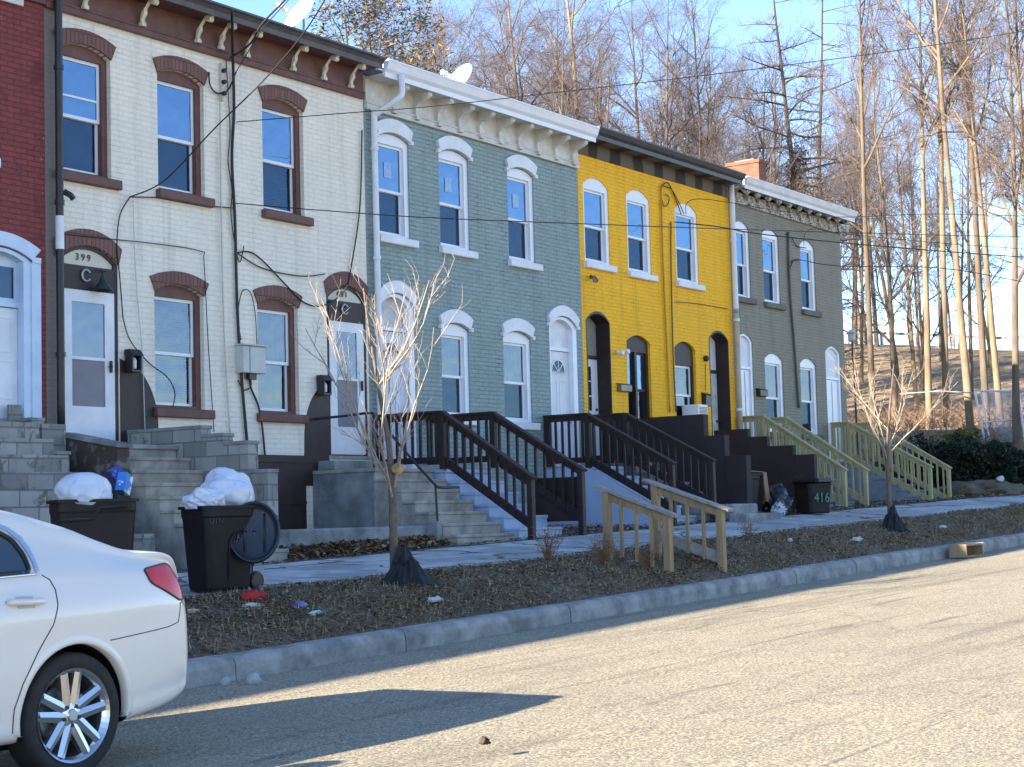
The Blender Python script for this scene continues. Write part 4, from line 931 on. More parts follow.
# ------------------------------------------------------------------ young street trees
def limb(mb, p, d, L, r0, r1, n, wob, up, sides):
    pts = [Vector(p)]; d = Vector(d).normalized()
    for i in range(n):
        d = (d + Vector((rnd.gauss(0, wob), rnd.gauss(0, wob), rnd.gauss(0, wob) + up))).normalized(); pts.append(pts[-1] + d * (L / n))
    mb.tube(pts, [r0 + (r1 - r0) * i / n for i in range(n + 1)], sides, False); return pts
M_ybark = pm('pale_young_bark', (.17, .13, .095), (.10, .075, .055), 18, .8, .4, .004)
def young_tree(x, y, h_, fork, rad, label, lean=(0, 0), n1=13, seed=1, tr=.045):
    global rnd; rnd = random.Random(seed); z = vz(x, y)
    t = thing('young_tree', (x, y, z), label, 'young tree', 'young street trees')
    mb = MB(); top = Vector((x + lean[0] * fork, y + lean[1] * fork, z + fork))
    mb.tube(smooth_path([(x, y, z - .05), (x + lean[0] * fork * .3 + .01, y, z + fork * .4), tuple(top)], 5), tr, 10, False)
    lead = limb(mb, top, (lean[0], lean[1], 1), h_ - fork, tr * .8, .008, 8, .05, .05, 8)
    mb.build('trunk', M_ybark, t, True)
    cr = MB()
    for i in range(n1):
        q = rnd.random() ** 1.5; s = lead[min(int(q * 5), 6)] if i > 4 else top + Vector((0, 0, -.15 * (i / 4)))
        a_ = i * 2.4 + rnd.uniform(-.3, .3); sp = rnd.uniform(.55, 1.0) * rad
        L = (h_ - (s.z - z)) * rnd.uniform(.65, .95) + .2
        d = Vector((math.cos(a_) * sp, math.sin(a_) * sp, L * .75))
        br = limb(cr, s, d, math.hypot(L, sp), rnd.uniform(.010, .016), .004, 8, .07, .06, 6)
        for j in range(1, 8):
            for _ in range(rnd.choice((1, 1, 1))):
                a2 = rnd.uniform(0, 6.28); dd = (br[j] - br[j - 1]).normalized() * 1.1 + Vector((math.cos(a2), math.sin(a2), .35)) * .8
                b2 = limb(cr, br[j], dd, rnd.uniform(.22, .60) * h_ / 3, .0055, .002, 5, .12, .07, 4)
                for k in range(1, 6):
                    if rnd.random() < .8:
                        a3 = rnd.uniform(0, 6.28); limb(cr, b2[k], (b2[k] - b2[k - 1]).normalized() + Vector((math.cos(a3), math.sin(a3), .3)) * .7, rnd.uniform(.06, .26), .0032, .0015, 3, .12, .05, 3)
    cr.build('crown', pm('pale_twig_bark', (.40, .33, .26), (.24, .19, .15), 18, .8, .3, .004), t, True)
    return t
young_tree(15.25, -5.72, 3.3, 1.05, 1.02, 'bare young street tree with pale twigs on the bank in front of the teal house', (.01, .0), 11, 12)
young_tree(29.1, -5.9, 2.9, 1.35, 1.15, 'bare young street tree on the bank in front of the grey house', (0, 0), 7, 23, .045)
rnd = random.Random(5)

def crumple(name, c, sx, sy, sz, seed, mat_, label=None, cat=None, group=None, amp=.18, sub=4, parent=None, flat=True, freq=3.2, hf=1.):
    bm = bmesh.new(); bmesh.ops.create_icosphere(bm, subdivisions=sub, radius=1)
    for v in bm.verts:
        n_ = v.co.normalized(); q = n_ * freq + Vector((seed, seed * 2, 0))
        r_ = 1 + amp * (noise.noise(q) * 1.0 - abs(noise.noise(q * 2.1)) * 1.1 * (.35 + .65 * hf) + noise.noise(q * 5.3) * .35 * hf)
        p = n_ * r_; z = p.z
        if flat and z < -.55: z = -.55 - (z + .55) * .1
        v.co = Vector((p.x * sx, p.y * sy, (z + .55) * sz))
    mb = MB(); bm.verts.index_update(); mb.add([(c[0] + v.co.x, c[1] + v.co.y, c[2] + v.co.z) for v in bm.verts], [[v.index for v in f.verts] for f in bm.faces]); bm.free()
    if parent: return mb.build(name, mat_, parent, True)
    return solo(mb, name, mat_, label, cat, group, True)
M_ragdark = pm('dark_green_black_fabric', (.009, .013, .013), (.018, .023, .023), 5, .7, .8, .03, 12)
# watering bags slumped round the two trunks
def tree_bag(x, y, hgt, rb, lean, seed, label):
    z = vz(x, y) - .03; t = thing('tree_watering_bag', (x, y, z), label, 'tree bag', 'bags at the young tree feet')
    for nm, h0, h1, r0_, r1_, nf in (('skirt', 0, .62, 1.0, .42, 7), ('collar', .56, 1.0, .44, .16, 5)):
        n, m_ = 72, 16; vs = []
        for i in range(m_ + 1):
            q = i / m_; zz = (h0 + (h1 - h0) * q) * hgt; rr = rb * (r0_ + (r1_ - r0_) * q ** .75)
            for k in range(n):
                a_ = 2 * math.pi * k / n; fo = 1 + (.20 - .08 * q) * math.sin(nf * a_ + seed + 1.4 * q) + .10 * math.sin((nf * 2 + 3) * a_ + seed * 2 - q * 3) + .10 * noise.noise(Vector((math.cos(a_) * 2, math.sin(a_) * 2, q * 2 + seed)))
                vs.append((x + lean * (zz / hgt) * .12 + rr * fo * math.cos(a_) * (1.25 - .2 * q), y + rr * fo * math.sin(a_), z + zz * (1 + .08 * math.sin(3 * a_ + seed)) + .02 * math.sin(nf * a_)))
        MB().add(vs, [(i * n + k, i * n + (k + 1) % n, (i + 1) * n + (k + 1) % n, (i + 1) * n + k) for i in range(m_) for k in range(n)]).build(nm, M_ragdark, t, True)
tree_bag(15.30, -5.88, .44, .27, -.6, 1.0, 'slumped dark green bag round the foot of the nearer young tree')
tree_bag(29.1, -5.95, .44, .25, 0, 3.0, 'rounded dark bag round the foot of the farther young tree')
M_nest = pm('dried_leaf_clump', (.55, .38, .17), (.36, .22, .09), 14, .9, .8, .02)
crumple('leaf_clump', (at(398, 473, -5.8).x, -5.8, at(398, 473, -5.8).z), .085, .06, .075, 2.2, M_nest, 'tan dried leaf clump caught on the nearer young tree trunk', 'leaf clump', sub=3, amp=.35, flat=False)

# ------------------------------------------------------------------ bins
M_bin = pm('black_bin_plastic', (.006, .006, .008), (.012, .012, .015), 4, .5, .15, .004, spec=.25)
M_binbr = pm('brown_bin_plastic', (.018, .014, .012), (.026, .020, .018), 3, .5, .15, .004, spec=.25)
M_bag = pm('white_plastic_bag', (.66, .70, .78), (.52, .56, .66), 4, .25, .12, .02, 10, spec=.6)
M_bagblack = pm('black_plastic_bag', (.010, .010, .012), (.02, .02, .022), 5, .25, .6, .02, 9, spec=.6)
def bin_body(t, x, y, z, w, d, h_, rz, mat_, taper=.82, rim=True):
    ca, sa = math.cos(rz), math.sin(rz)
    def sect(sw, sd, zz, n=6, rr=.09):
        pts = []
        for (cx, cy, a0) in ((sw - rr, sd - rr, 0), (-sw + rr, sd - rr, 90), (-sw + rr, -sd + rr, 180), (sw - rr, -sd + rr, 270)):
            for i in range(n): a_ = R(a0 + 90 * i / (n - 1)); pts.append((cx + rr * math.cos(a_), cy + rr * math.sin(a_)))
        return [(x + p[0] * ca - p[1] * sa, y + p[0] * sa + p[1] * ca, z + zz) for p in pts]
    rows = [sect(w / 2 * taper * .96, d / 2 * taper * .96, .02), sect(w / 2 * taper, d / 2 * taper, .05), sect(w / 2 * (taper + (1 - taper) * .85), d / 2 * (taper + (1 - taper) * .85), h_ * .86), sect(w / 2, d / 2, h_ * .88), sect(w / 2, d / 2, h_ - .03), sect(w / 2 + .025, d / 2 + .025, h_ - .03), sect(w / 2 + .025, d / 2 + .025, h_), sect(w / 2 - .01, d / 2 - .01, h_), sect(w / 2 - .03, d / 2 - .03, h_ - .18)]
    n = len(rows[0]); vs = [p for r_ in rows for p in r_]; fs = [(i * n + k, i * n + (k + 1) % n, (i + 1) * n + (k + 1) % n, (i + 1) * n + k) for i in range(len(rows) - 1) for k in range(n)]
    fs += [tuple(range(n)), tuple((len(rows) - 1) * n + k for k in range(n))]
    return MB().add(vs, fs).build('body', mat_, t, False)
# nearest bin: lid hanging open, white bags heaped on top
bz = gz(13.3) + rel(-5.0)
t = thing('wheelie_bin', (13.30, -5.05, bz), 'black wheeled bin heaped with white bags, its round lid hanging open, beside the car', 'rubbish bin', 'rubbish bins')
body = bin_body(t, 13.27, -5.0, bz, .62, .60, .88, R(-20), M_bin)
wl = at(243, 582, -5.25)
for dy in (0, .42):
    MB().lathe([(0, -.03), (.09, -.03), (.10, -.015), (.10, .015), (.09, .03), (0, .03)], (13.56 - .15 * dy, -5.24 + dy, bz + .10), 18, 'y').build('wheel', M_black, t)
# recessed panel and faint lettering
ca, sa = math.cos(R(-20)), math.sin(R(-20))
def onbin(u, v_, off=.0):      # on the bin side facing the road
    yy = -.30 * (.82 + .18 * v_ / .8) - off
    return (13.27 + u * ca - yy * sa, -5.0 + u * sa + yy * ca, bz + v_)
mb = MB(); mb.tube([onbin(a_, b_, .006) for a_, b_ in [(-.02, .12), (-.02, .52), (.03, .60), (.14, .62), (.22, .58), (.24, .5), (.24, .12)]], .010, 6).build('moulded_rib', M_bin, t)
txt = text_mb('UTN', .075, 0, 0, 0, .001)
q = MB(); q.add([onbin(-.17 + v_[0], .70 + v_[2], .012) for v_ in txt.v], txt.f); q.build('lettering', pm('faint_grey_print', (.16, .17, .20), (.05, .05, .06), 30, .6, 0), t)
mb = MB()
for i in range(26):
    a_, b_ = rnd.uniform(.04, .2), rnd.uniform(.38, .56); mb.tube([onbin(a_, b_, .010), onbin(a_ + rnd.gauss(0, .02), b_ + rnd.gauss(0, .02), .010)], .004, 4)
mb.build('embossed_marks', MATS['faint_grey_print'], t)
# lid: shallow round dish hanging to the right
lc = Vector(at(254, 532, -5.42)); ln = Vector((-.74, -.60, .22)).normalized(); lu = ln.cross(Vector((0, 0, 1))).normalized(); lv = lu.cross(ln)
def disc_at(rr, off, n=40, e=1.12): return [lc + (lu * math.cos(2 * math.pi * k / n) * .92 + lv * math.sin(2 * math.pi * k / n) * e) * rr + ln * off for k in range(n)]
rows = [disc_at(.02, -.035), disc_at(.20, -.035), disc_at(.255, -.015), disc_at(.265, .02), disc_at(.285, .02), disc_at(.29, -.02), disc_at(.27, -.055), disc_at(.1, -.07), disc_at(.01, -.07)]
n = 40; mb = MB().add([p for r_ in rows for p in r_], [(i * n + k, i * n + (k + 1) % n, (i + 1) * n + (k + 1) % n, (i + 1) * n + k) for i in range(len(rows) - 1) for k in range(n)])
for s in (-.10, .10): mb.beam(lc + lu * s - lv * .2 - ln * .024, lc + lu * s + lv * .2 - ln * .024, .016, .016)
mb.build('lid', pm('blue_black_lid_plastic', (.016, .019, .028), (.026, .03, .042), 3, .4, .1), t, True)
crumple('rubbish_bag', (13.42, -4.98, bz + .84), .30, .27, .27, 1.7, M_bag, 'big knotted white rubbish bag on the black bin beside the car', 'rubbish bag', 'white rubbish bags', amp=.26, sub=5, freq=1.25, hf=.22)
crumple('rubbish_bag', (13.05, -5.02, bz + .85), .21, .22, .15, 4.9, M_bag, 'smaller crumpled white bag at the left of the black bin beside the car', 'rubbish bag', 'white rubbish bags', amp=.30, sub=5, freq=1.5, hf=.25)
# brown bin behind the car
bz2 = gz(12) + rel(-4.4)
t = thing('wheelie_bin', (12.1, -4.5, bz2), 'wide brown black bin behind the white car, holding a white bag and blue cartons', 'rubbish bin', 'rubbish bins')
bin_body(t, 12.02, -4.5, bz2, .78, .56, .97, R(-32), M_binbr, .86)
a0, a1 = at(60, 503, -4.85), at(126, 500, -4.85)
MB().tube([at(60, 521, -4.87), at(92, 519, -4.88), at(100, 508, -4.90), at(126, 506, -4.9)], .018, 8).build('rim_handle', M_binbr, t)
for dx in (-.3, .3): MB().lathe([(0, -.03), (.10, -.03), (.11, 0), (.10, .03), (0, .03)], (12.12 + dx, -4.2, bz2 + .11), 16, 'y').build('wheel', M_black, t)
crumple('rubbish_bag', (11.92, -4.5, bz2 + .90), .31, .25, .22, 6.2, M_bag, 'tied white rubbish bag in the brown bin behind the car', 'rubbish bag', 'white rubbish bags', amp=.14, sub=5, freq=1.4, hf=.2)
def carton(c, sx, sy, sz, rz, rx, m_, label):
    mb = MB().box(-sx, sx, -sy, sy, -sz, sz); M_ = Matrix.Rotation(rz, 3, 'Z') @ Matrix.Rotation(rx, 3, 'Y')
    mb.v = [tuple(M_ @ Vector(p) + Vector(c)) for p in mb.v]
    mb.f = list(mb.f); o = solo(mb, 'drinks_carton', m_, label, 'carton', 'cartons in the brown bin'); return o
M_cart = pm('blue_white_carton_print', (.05, .22, .60), (.75, .78, .8), 7, .5, 0, lo=.50, hi=.52)
M_cart2 = pm('navy_carton_print', (.03, .06, .30), (.10, .2, .55), 7, .5, 0, lo=.50, hi=.52)
p = at(124, 484, -4.5); carton((p.x, p.y, p.z), .07, .05, .10, R(20), R(25), M_cart, 'bright blue and white carton sticking out of the brown bin')
p = at(117, 475, -4.3); carton((p.x, p.y, p.z), .06, .05, .08, R(-20), R(-30), M_cart2, 'navy blue carton behind the bright blue one in the brown bin')
# bins and rubbish between the dark stepped walls
bz3 = gz(31.4) + rel(-2.9)
t = thing('wheelie_bin', (31.9, -3.05, bz3), 'dark lidded bin with green painted numbers beside the dark stepped wall', 'rubbish bin', 'rubbish bins')
bin_body(t, 31.98, -3.15, bz3, .62, .52, .60, R(-25), M_bin, .88)
MB().box(31.62, 32.34, -3.44, -2.86, bz3 + .60, bz3 + .71, 0, .04).build('lid', M_bin, t)
MB().box(31.58, 31.64, -3.4, -2.9, bz3 + .64, bz3 + .67).build('handle', M_bin, t)
txt = text_mb('416', .27, 0, 0, 0, .001); q = MB(); q.add([(31.98 + v_[0] * math.cos(R(-25)) + (-.272 + v_[1]) * -math.sin(R(-25)), -3.15 + v_[0] * math.sin(R(-25)) + (-.272 + v_[1]) * math.cos(R(-25)), bz3 + .24 + v_[2]) for v_ in txt.v], txt.f); q.build('painted_number', pm('green_paint_numbers', (.10, .28, .20), (.05, .16, .11), 12, .7, 0), t)
t = thing('wheelie_bin', (30.4, -2.6, bz3), 'dark open bin with a cardboard flap against the dark stepped wall', 'rubbish bin', 'rubbish bins')
bin_body(t, 30.45, -2.35, bz3, .62, .55, .82, R(-10), M_bin)
M_card = pm('brown_cardboard', (.30, .21, .14), (.22, .15, .10), 4, .85, .3)
solo(MB().prism([(30.78, bz3 + .28), (30.98, bz3 + .26), (30.84, bz3 + .84), (30.70, bz3 + .84)], 'y', -2.72, -2.70).add([(30.0, -2.72, bz3 + .86), (30.74, -2.72, bz3 + .85), (30.70, -2.2, bz3 + .92), (30.0, -2.2, bz3 + .93), (30.0, -2.72, bz3 + .85), (30.74, -2.72, bz3 + .84), (30.70, -2.2, bz3 + .91), (30.0, -2.2, bz3 + .92)], [(0, 1, 2, 3), (7, 6, 5, 4), (0, 4, 5, 1), (2, 6, 7, 3)]), 'cardboard_sheet', M_card, 'folded brown cardboard lying on the dark open bin', 'cardboard')
crumple('rubbish_bag', (31.2, -2.75, bz3 - .02), .32, .30, .40, 9.2, M_bagblack, 'black rubbish bag between the two dark bins', 'rubbish bag', 'black rubbish bags', amp=.3)
crumple('rubbish_bag', (30.85, -2.95, bz3 - .02), .17, .14, .18, 12.2, pm('white_blue_wrapper', (.5, .52, .56), (.03, .04, .09), 6, .4, .5, lo=.48, hi=.52), 'small torn blue and white bag between the two dark bins', 'rubbish bag', amp=.4)

# ------------------------------------------------------------------ litter
def scrap(px, py, Y, sx, sy, sz, seed, mat_, label, cat='litter', name='litter'):
    p = at(px, py, Y); z = (vz(p.x, p.y) if -7 < Y < -5.2 else gz(p.x) + rel(Y) if Y > -5.2 else gz(p.x)) - .01
    return crumple(name, (p.x, p.y, z), sx, sy, sz, seed, mat_, label, cat, 'litter on the bank and road', amp=.5, sub=3, freq=4)
M_redc = pm('red_cloth', (.55, .03, .03), (.30, .015, .02), 5, .8, .4)
M_litw = pm('white_litter', (.62, .62, .60), (.35, .35, .34), 6, .7, .3)
def gp(px, py):    # where a pixel meets the bank
    Y = -6.0
    for _ in range(12):
        p = at(px, py, Y); e = p.z - vz(p.x, p.y); Y += -e * 1.5 if False else 0
        break
    best = min(((abs(at(px, py, -6.95 + i * .02).z - vz(at(px, py, -6.95 + i * .02).x, -6.95 + i * .02)), -6.95 + i * .02) for i in range(88)))
    return best[1]
for i, (px, py, sx, sy, sz, m_, lab) in enumerate((
    (253, 599, .16, .10, .07, M_redc, 'crumpled red cloth on the bank in front of the black bin'),
    (252, 606, .13, .04, .03, M_litw, 'white paper scrap under the red cloth on the bank'),
    (300, 606, .10, .06, .04, pm('blue_wrapper', (.04, .06, .35), (.3, .3, .5), 9, .4, .3), 'shiny blue wrapper on the bank right of the red cloth'),
    (316, 614, .12, .06, .03, pm('teal_white_wrapper', (.5, .6, .6), (.02, .14, .15), 9, .4, .3, lo=.48, hi=.54), 'teal and white wrapper on the bank just below the blue one'),
    (435, 601, .13, .06, .04, M_litw, 'flat white scrap right of the nearer tree bag'),
    (857, 541, .20, .08, .05, M_litw, 'white paper lying on the bank left of the farther young tree'),
    (943, 528, .14, .07, .04, M_litw, 'small white paper on the bank right of the farther young tree'),
    (790, 542, .06, .04, .05, M_litw, 'tiny white scrap on the bank below the numbered bin'),
    (193, 612, .09, .04, .03, LM[4], 'dry curled leaf on the bank beside the car tail'),)):
    scrap(px, py, gp(px, py), sx, sy, sz, i * 1.7 + 1, m_, lab)
M_rock = pm('pale_stone', (.45, .44, .42), (.3, .3, .29), 8, .9, .4)
crumple('stone', (10.92, -7.30, gz(10.9) - .01), .05, .04, .05, 1.1, M_rock, 'small pale stone in the gutter, the left one of two', 'stone', 'stones in the gutter', sub=3)
crumple('stone', (11.04, -7.50, gz(11) - .01), .075, .05, .07, 2.1, M_rock, 'larger pale stone in the gutter, the right one of two', 'stone', 'stones in the gutter', sub=3)
crumple('dead_leaf', (8.43, -11.70, .0), .04, .03, .03, 7.1, pm('dark_leaf', (.07, .045, .03), (.04, .03, .02), 9, .9, 0), 'crumpled brown leaf alone on the sunlit road', 'leaf', sub=3, amp=.6)
# drain box in the kerb
t = thing('open_box', (28.7, -7.5, gz(28.7)), 'small open weathered wooden box in the gutter at the far kerb', 'box')
g = gz(28.6)
mb = MB().box(28.25, 29.05, -7.55, -7.25, g + .01, g + .04).box(28.25, 29.05, -7.55, -7.25, g + .20, g + .23).box(28.25, 28.28, -7.55, -7.25, g + .04, g + .20).box(29.02, 29.05, -7.55, -7.25, g + .04, g + .20).box(28.28, 29.02, -7.27, -7.25, g + .04, g + .20)
mb.build('case', M_oldwood, t); MB().box(29.05, 29.07, -7.56, -7.24, g, g + .24).build('end_panel', M_rock, t)

# ------------------------------------------------------------------ white saloon car
XR, YC, HW = 7.29, -9.72, .915
def itp(tab, u):
    """smooth curve through (u, value) pairs"""
    if u <= tab[0][0]: return tab[0][1]
    if u >= tab[-1][0]: return tab[-1][1]
    for i in range(len(tab) - 1):
        if tab[i][0] <= u <= tab[i + 1][0]:
            a, b = tab[i], tab[i + 1]; h = b[0] - a[0]; t = (u - a[0]) / h
            def sl(j):
                if j <= 0 or j >= len(tab) - 1: return 0 if j <= 0 else (tab[-1][1] - tab[-2][1]) / (tab[-1][0] - tab[-2][0])
                d0 = (tab[j][1] - tab[j - 1][1]) / (tab[j][0] - tab[j - 1][0]); d1 = (tab[j + 1][1] - tab[j][1]) / (tab[j + 1][0] - tab[j][0])
                return 0 if d0 * d1 <= 0 else 2 * d0 * d1 / (d0 + d1)
            m0, m1 = sl(i) * h, sl(i + 1) * h
            return a[1] * (2 * t ** 3 - 3 * t * t + 1) + m0 * (t ** 3 - 2 * t * t + t) + b[1] * (-2 * t ** 3 + 3 * t * t) + m1 * (t ** 3 - t * t)
T_top = [(0, .70), (.03, .84), (.07, .98), (.11, 1.08), (.15, 1.135), (.20, 1.155), (.42, 1.175), (.62, 1.235), (.85, 1.325), (1.15, 1.415), (1.5, 1.475), (2.0, 1.505), (2.5, 1.49), (2.85, 1.43), (3.2, 1.24), (3.5, 1.06), (3.65, 1.01), (4.1, .95), (4.5, .84), (4.7, .70), (4.78, .60)]
T_belt = [(0, .66), (.03, .78), (.07, .90), (.11, .98), (.17, 1.03), (.4, 1.05), (1.0, 1.045), (2.0, 1.0), (3.0, .965), (3.6, .93), (4.2, .86), (4.6, .72), (4.78, .56)]
T_w = [(0, .66), (.02, .735), (.06, .785), (.12, .825), (.25, .865), (.5, .898), (.9, .915), (2.4, .915), (3.6, .90), (4.2, .87), (4.5, .80), (4.7, .66), (4.78, .56)]
T_low = [(0, .42), (.04, .37), (.12, .325), (.3, .28), (.5, .25), (.9, .21), (3.6, .20), (4.3, .22), (4.6, .26), (4.78, .36)]
T_gh = [(0, .90), (.3, .84), (.5, .78), (.8, .74), (1.1, .67), (1.6, .635), (2.3, .635), (2.9, .67), (3.4, .80), (3.7, .92), (4.78, .95)]   # roof edge width / w
def crom(ps, n):
    out = []
    for i in range(len(ps) - 1):
        p0, p1, p2, p3 = ps[max(i - 1, 0)], ps[i], ps[i + 1], ps[min(i + 2, len(ps) - 1)]
        for k in range(n):
            t = k / n; out.append(tuple(.5 * (2 * p1[j] + (p2[j] - p0[j]) * t + (2 * p0[j] - 5 * p1[j] + 4 * p2[j] - p3[j]) * t * t + (-p0[j] + 3 * p1[j] - 3 * p2[j] + p3[j]) * t ** 3) for j in (0, 1)))
    out.append(ps[-1]); return out
SEC = {}
def section(u):
    """half profile: (half width, height) from the floor up over the side to the roof centre"""
    k = round(u, 4)
    if k in SEC: return SEC[k]
    zt, zb, w, zl, g = itp(T_top, u), itp(T_belt, u), itp(T_w, u), itp(T_low, u), itp(T_gh, u)
    hb = zb - zl; rise = max(zt - zb, .02)
    bulge = .014 * ss(.9 - abs(u - 1.0), 0, .5) + .010
    ps = [(0, zl + .02), (w * .75, zl + .01), (w * .955, zl + .03), (w * .985, zl + hb * .18), (w * 1.0, zl + hb * .40), (w * 1.0 + .0, zl + hb * .62), (w * .985 + bulge * .5, zl + hb * .80), (w * .955, zl + hb * .945), (w * .915, zb + rise * .08),
          (w * (g + (.90 - g) * .45), zb + rise * .50), (w * (g + .02), zb + rise * .84), (w * g * .86, zb + rise * .95), (w * g * .5, zt - .008), (0, zt)]
    SEC[k] = crom(ps, 8); return SEC[k]
def side_y(u, z):
    s = section(u); best = None
    for i in range(12, 11 * 8):
        (y0, z0), (y1, z1) = s[i], s[i + 1]
        if (z0 - z) * (z1 - z) <= 0 and z1 != z0: return y0 + (y1 - y0) * (z - z0) / (z1 - z0)
    return s[80][0]
def P(u, z, sgn=-1, off=0.): return (XR - u, YC + sgn * (side_y(u, z) + off), z)
car = thing('parked_car', (XR - 2.4, YC, 0), 'white saloon car at the left edge, seen from its rear side', 'car')
M_car = pm('pearl_white_car_paint', (.74, .69, .63), (.73, .68, .62), 2, .28, 0, coat=.6, spec=.5)
M_tyre = pm('tyre_rubber', (.018, .018, .019), (.028, .027, .026), 20, .8, .2, .004)
M_rim = pm('bright_alloy', (.62, .62, .63), (.55, .55, .56), 3, .22, 0, metal=.9)
M_chrome = pm('chrome_trim', (.7, .7, .7), (.66, .66, .66), 3, .12, 0, metal=1.)
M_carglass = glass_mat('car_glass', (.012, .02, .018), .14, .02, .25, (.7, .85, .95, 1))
M_tail = pm('red_lens', (.70, .012, .008), (.50, .008, .006), 18, .2, .1, .004, coat=.15, spec=.4)
M_lens = pm('clear_lens', (.6, .6, .6), (.5, .5, .5), 5, .12, 0, spec=.6)
us = fr_(0, .3, .012) + fr_(.312, 2.0, .016) + fr_(2.03, 4.78, .04)
WH = [(.985, .325), (3.70, .325)]; RA = .38
mb = MB(); ns = len(section(0.))
rows = []
for u in us:
    s = section(u); rows.append([(XR - u, YC - y, z) for y, z in s] + [(XR - u, YC + y, z) for y, z in reversed(s[:-1])][:-1])
n = len(rows[0]); vs = [p for r_ in rows for p in r_]; fs = []
for i in range(len(us) - 1):
    for k in range(n):
        q = (i * n + k, i * n + (k + 1) % n, (i + 1) * n + (k + 1) % n, (i + 1) * n + k)
        cu = XR - sum(vs[j][0] for j in q) / 4; cz = sum(vs[j][2] for j in q) / 4; cy = abs(sum(vs[j][1] for j in q) / 4 - YC)
        if cy > .60 and any(math.hypot(cu - a_, cz - b_) < RA for a_, b_ in WH): continue
        fs.append(q)
fs.append(tuple(range(n))); fs.append(tuple((len(us) - 1) * n + k for k in range(n)))
body = MB().add(vs, fs).build('body', M_car, car, True)
# arch lips and dark wheel wells
for a_, b_ in WH:
    for sg in (-1, 1):
        lip = MB(); pts_o = []; 
        angs = [R(-22 + i * 224 / 44) for i in range(45)]
        def zc(v_): return max(v_, .27)
        row = []
        for rr, off in ((RA + .05, -.004), (RA + .014, .003), (RA - .002, .005), (RA - .012, .0), (RA - .012, -.05)):
            row.append([P(a_ - rr * math.cos(t), max(b_ + rr * math.sin(t), itp(T_low, a_ - rr * math.cos(t)) + .05), sg, off) for t in angs])
        n_ = len(angs); lip.add([p for r_ in row for p in r_], [(i * n_ + k, i * n_ + k + 1, (i + 1) * n_ + k + 1, (i + 1) * n_ + k) for i in range(4) for k in range(n_ - 1)])
        lip.build('wheel_arch', M_car, car, True)
        well = MB(); vs_ = []
        for t in angs: vs_ += [P(a_ - (RA - .01) * math.cos(t), b_ + (RA - .01) * math.sin(t), sg, -.03) if b_ + RA * math.sin(t) > .3 else P(a_ - (RA - .01) * math.cos(t), .3, sg, -.03), (XR - a_ + (RA - .01) * math.cos(t), YC + sg * .55, b_ + (RA - .01) * math.sin(t))]
        well.add(vs_, [(2 * i, 2 * i + 2, 2 * i + 3, 2 * i + 1) for i in range(n_ - 1)])
        well.add([(XR - a_ + RA, YC + sg * .55, .15), (XR - a_ - RA, YC + sg * .55, .15), (XR - a_ - RA, YC + sg * .55, .75), (XR - a_ + RA, YC + sg * .55, .75)], [(0, 1, 2, 3)])
        well.build('wheel_well', M_black, car)
def wheel(a_, b_, sg):
    cx, cy, cz = XR - a_, YC + sg * .875, b_
    f = sg
    rimr = .235
    w = MB()
    w.lathe([(rimr - .004, f * -.16), (rimr - .02, f * -.15), (rimr - .02, f * -.02), (rimr - .006, f * .0), (rimr + .008, f * .012), (rimr + .010, f * .0), (rimr + .006, f * -.02)], (cx, cy, cz), 48, 'y')
    for s in range(5):
        for d in (-1, 1):
            t0 = 2 * math.pi * s / 5 + .35; t1 = t0 + d * .22; t0b = t0 + d * .16
            ra, rb = .045, rimr - .012
            ux, uz = math.cos(t1), math.sin(t1)
            p0 = Vector((cx + math.cos(t0 + d * .45) * ra, cy + f * -.020, cz + math.sin(t0 + d * .45) * ra)); p1 = Vector((cx + ux * rb, cy + f * -.004, cz + uz * rb))
            dr = (p1 - p0).normalized(); sd = dr.cross(Vector((0, 1, 0))).normalized()
            a0, a1 = .029, .025
            vs2 = [p0 - sd * a0, p0 + sd * a0, p1 + sd * a1, p1 - sd * a1]
            bk = Vector((0, f * -.035, 0)); q = [v + bk * 1.0 for v in vs2]; mid0 = p0 + Vector((0, f * .012, 0)); mid1 = p1 + Vector((0, f * .010, 0))
            w.add([*vs2, *q, mid0, mid1], [(0, 8, 9, 3), (8, 1, 2, 9), (0, 3, 7, 4), (1, 5, 6, 2), (0, 4, 8), (1, 8, 5), (3, 9, 7), (2, 6, 9)])
    w.lathe([(0, f * .002), (.028, f * .0), (.034, f * -.008), (.062, f * -.014), (.066, f * -.05)], (cx, cy, cz), 24, 'y')
    wo = w.build('wheel', M_rim, car, False)
    MB().lathe([(.0, f * .008), (.026, f * .006), (.030, f * .0)], (cx, cy, cz), 20, 'y').build('hub_cap', M_greybox, wo)
    lg = MB()
    for s in range(5):
        t = 2 * math.pi * s / 5 + .35 + math.pi / 5; MB().lathe([(0, f * -.004), (.010, f * -.004), (.012, f * -.02)], (cx + .052 * math.cos(t), cy, cz + .052 * math.sin(t)), 8, 'y').build('wheel_nut', M_black, wo)
    MB().lathe([(rimr + .004, f * -.17), (.29, f * -.19), (.318, f * -.17), (.325, f * -.13), (.325, f * -.03), (.318, f * .0), (.298, f * .014), (.262, f * .012), (rimr + .010, f * .002)], (cx, cy, cz), 64, 'y').build('tyre', M_tyre, wo, True)
    MB().lathe([(0, f * -.085), (.15, f * -.085), (.155, f * -.10), (0, f * -.10)], (cx, cy, cz), 32, 'y').box(cx - .03, cx + .10, cy - f * .14, cy - f * .06, cz + .08, cz + .16).build('brake_disc', M_galv, wo)
    MB().lathe([(0, f * -.15), (.22, f * -.15)], (cx, cy, cz), 32, 'y').build('inner_hub', M_black, wo)
for a_, b_ in WH:
    for sg in (-1, 1): wheel(a_, b_, sg)
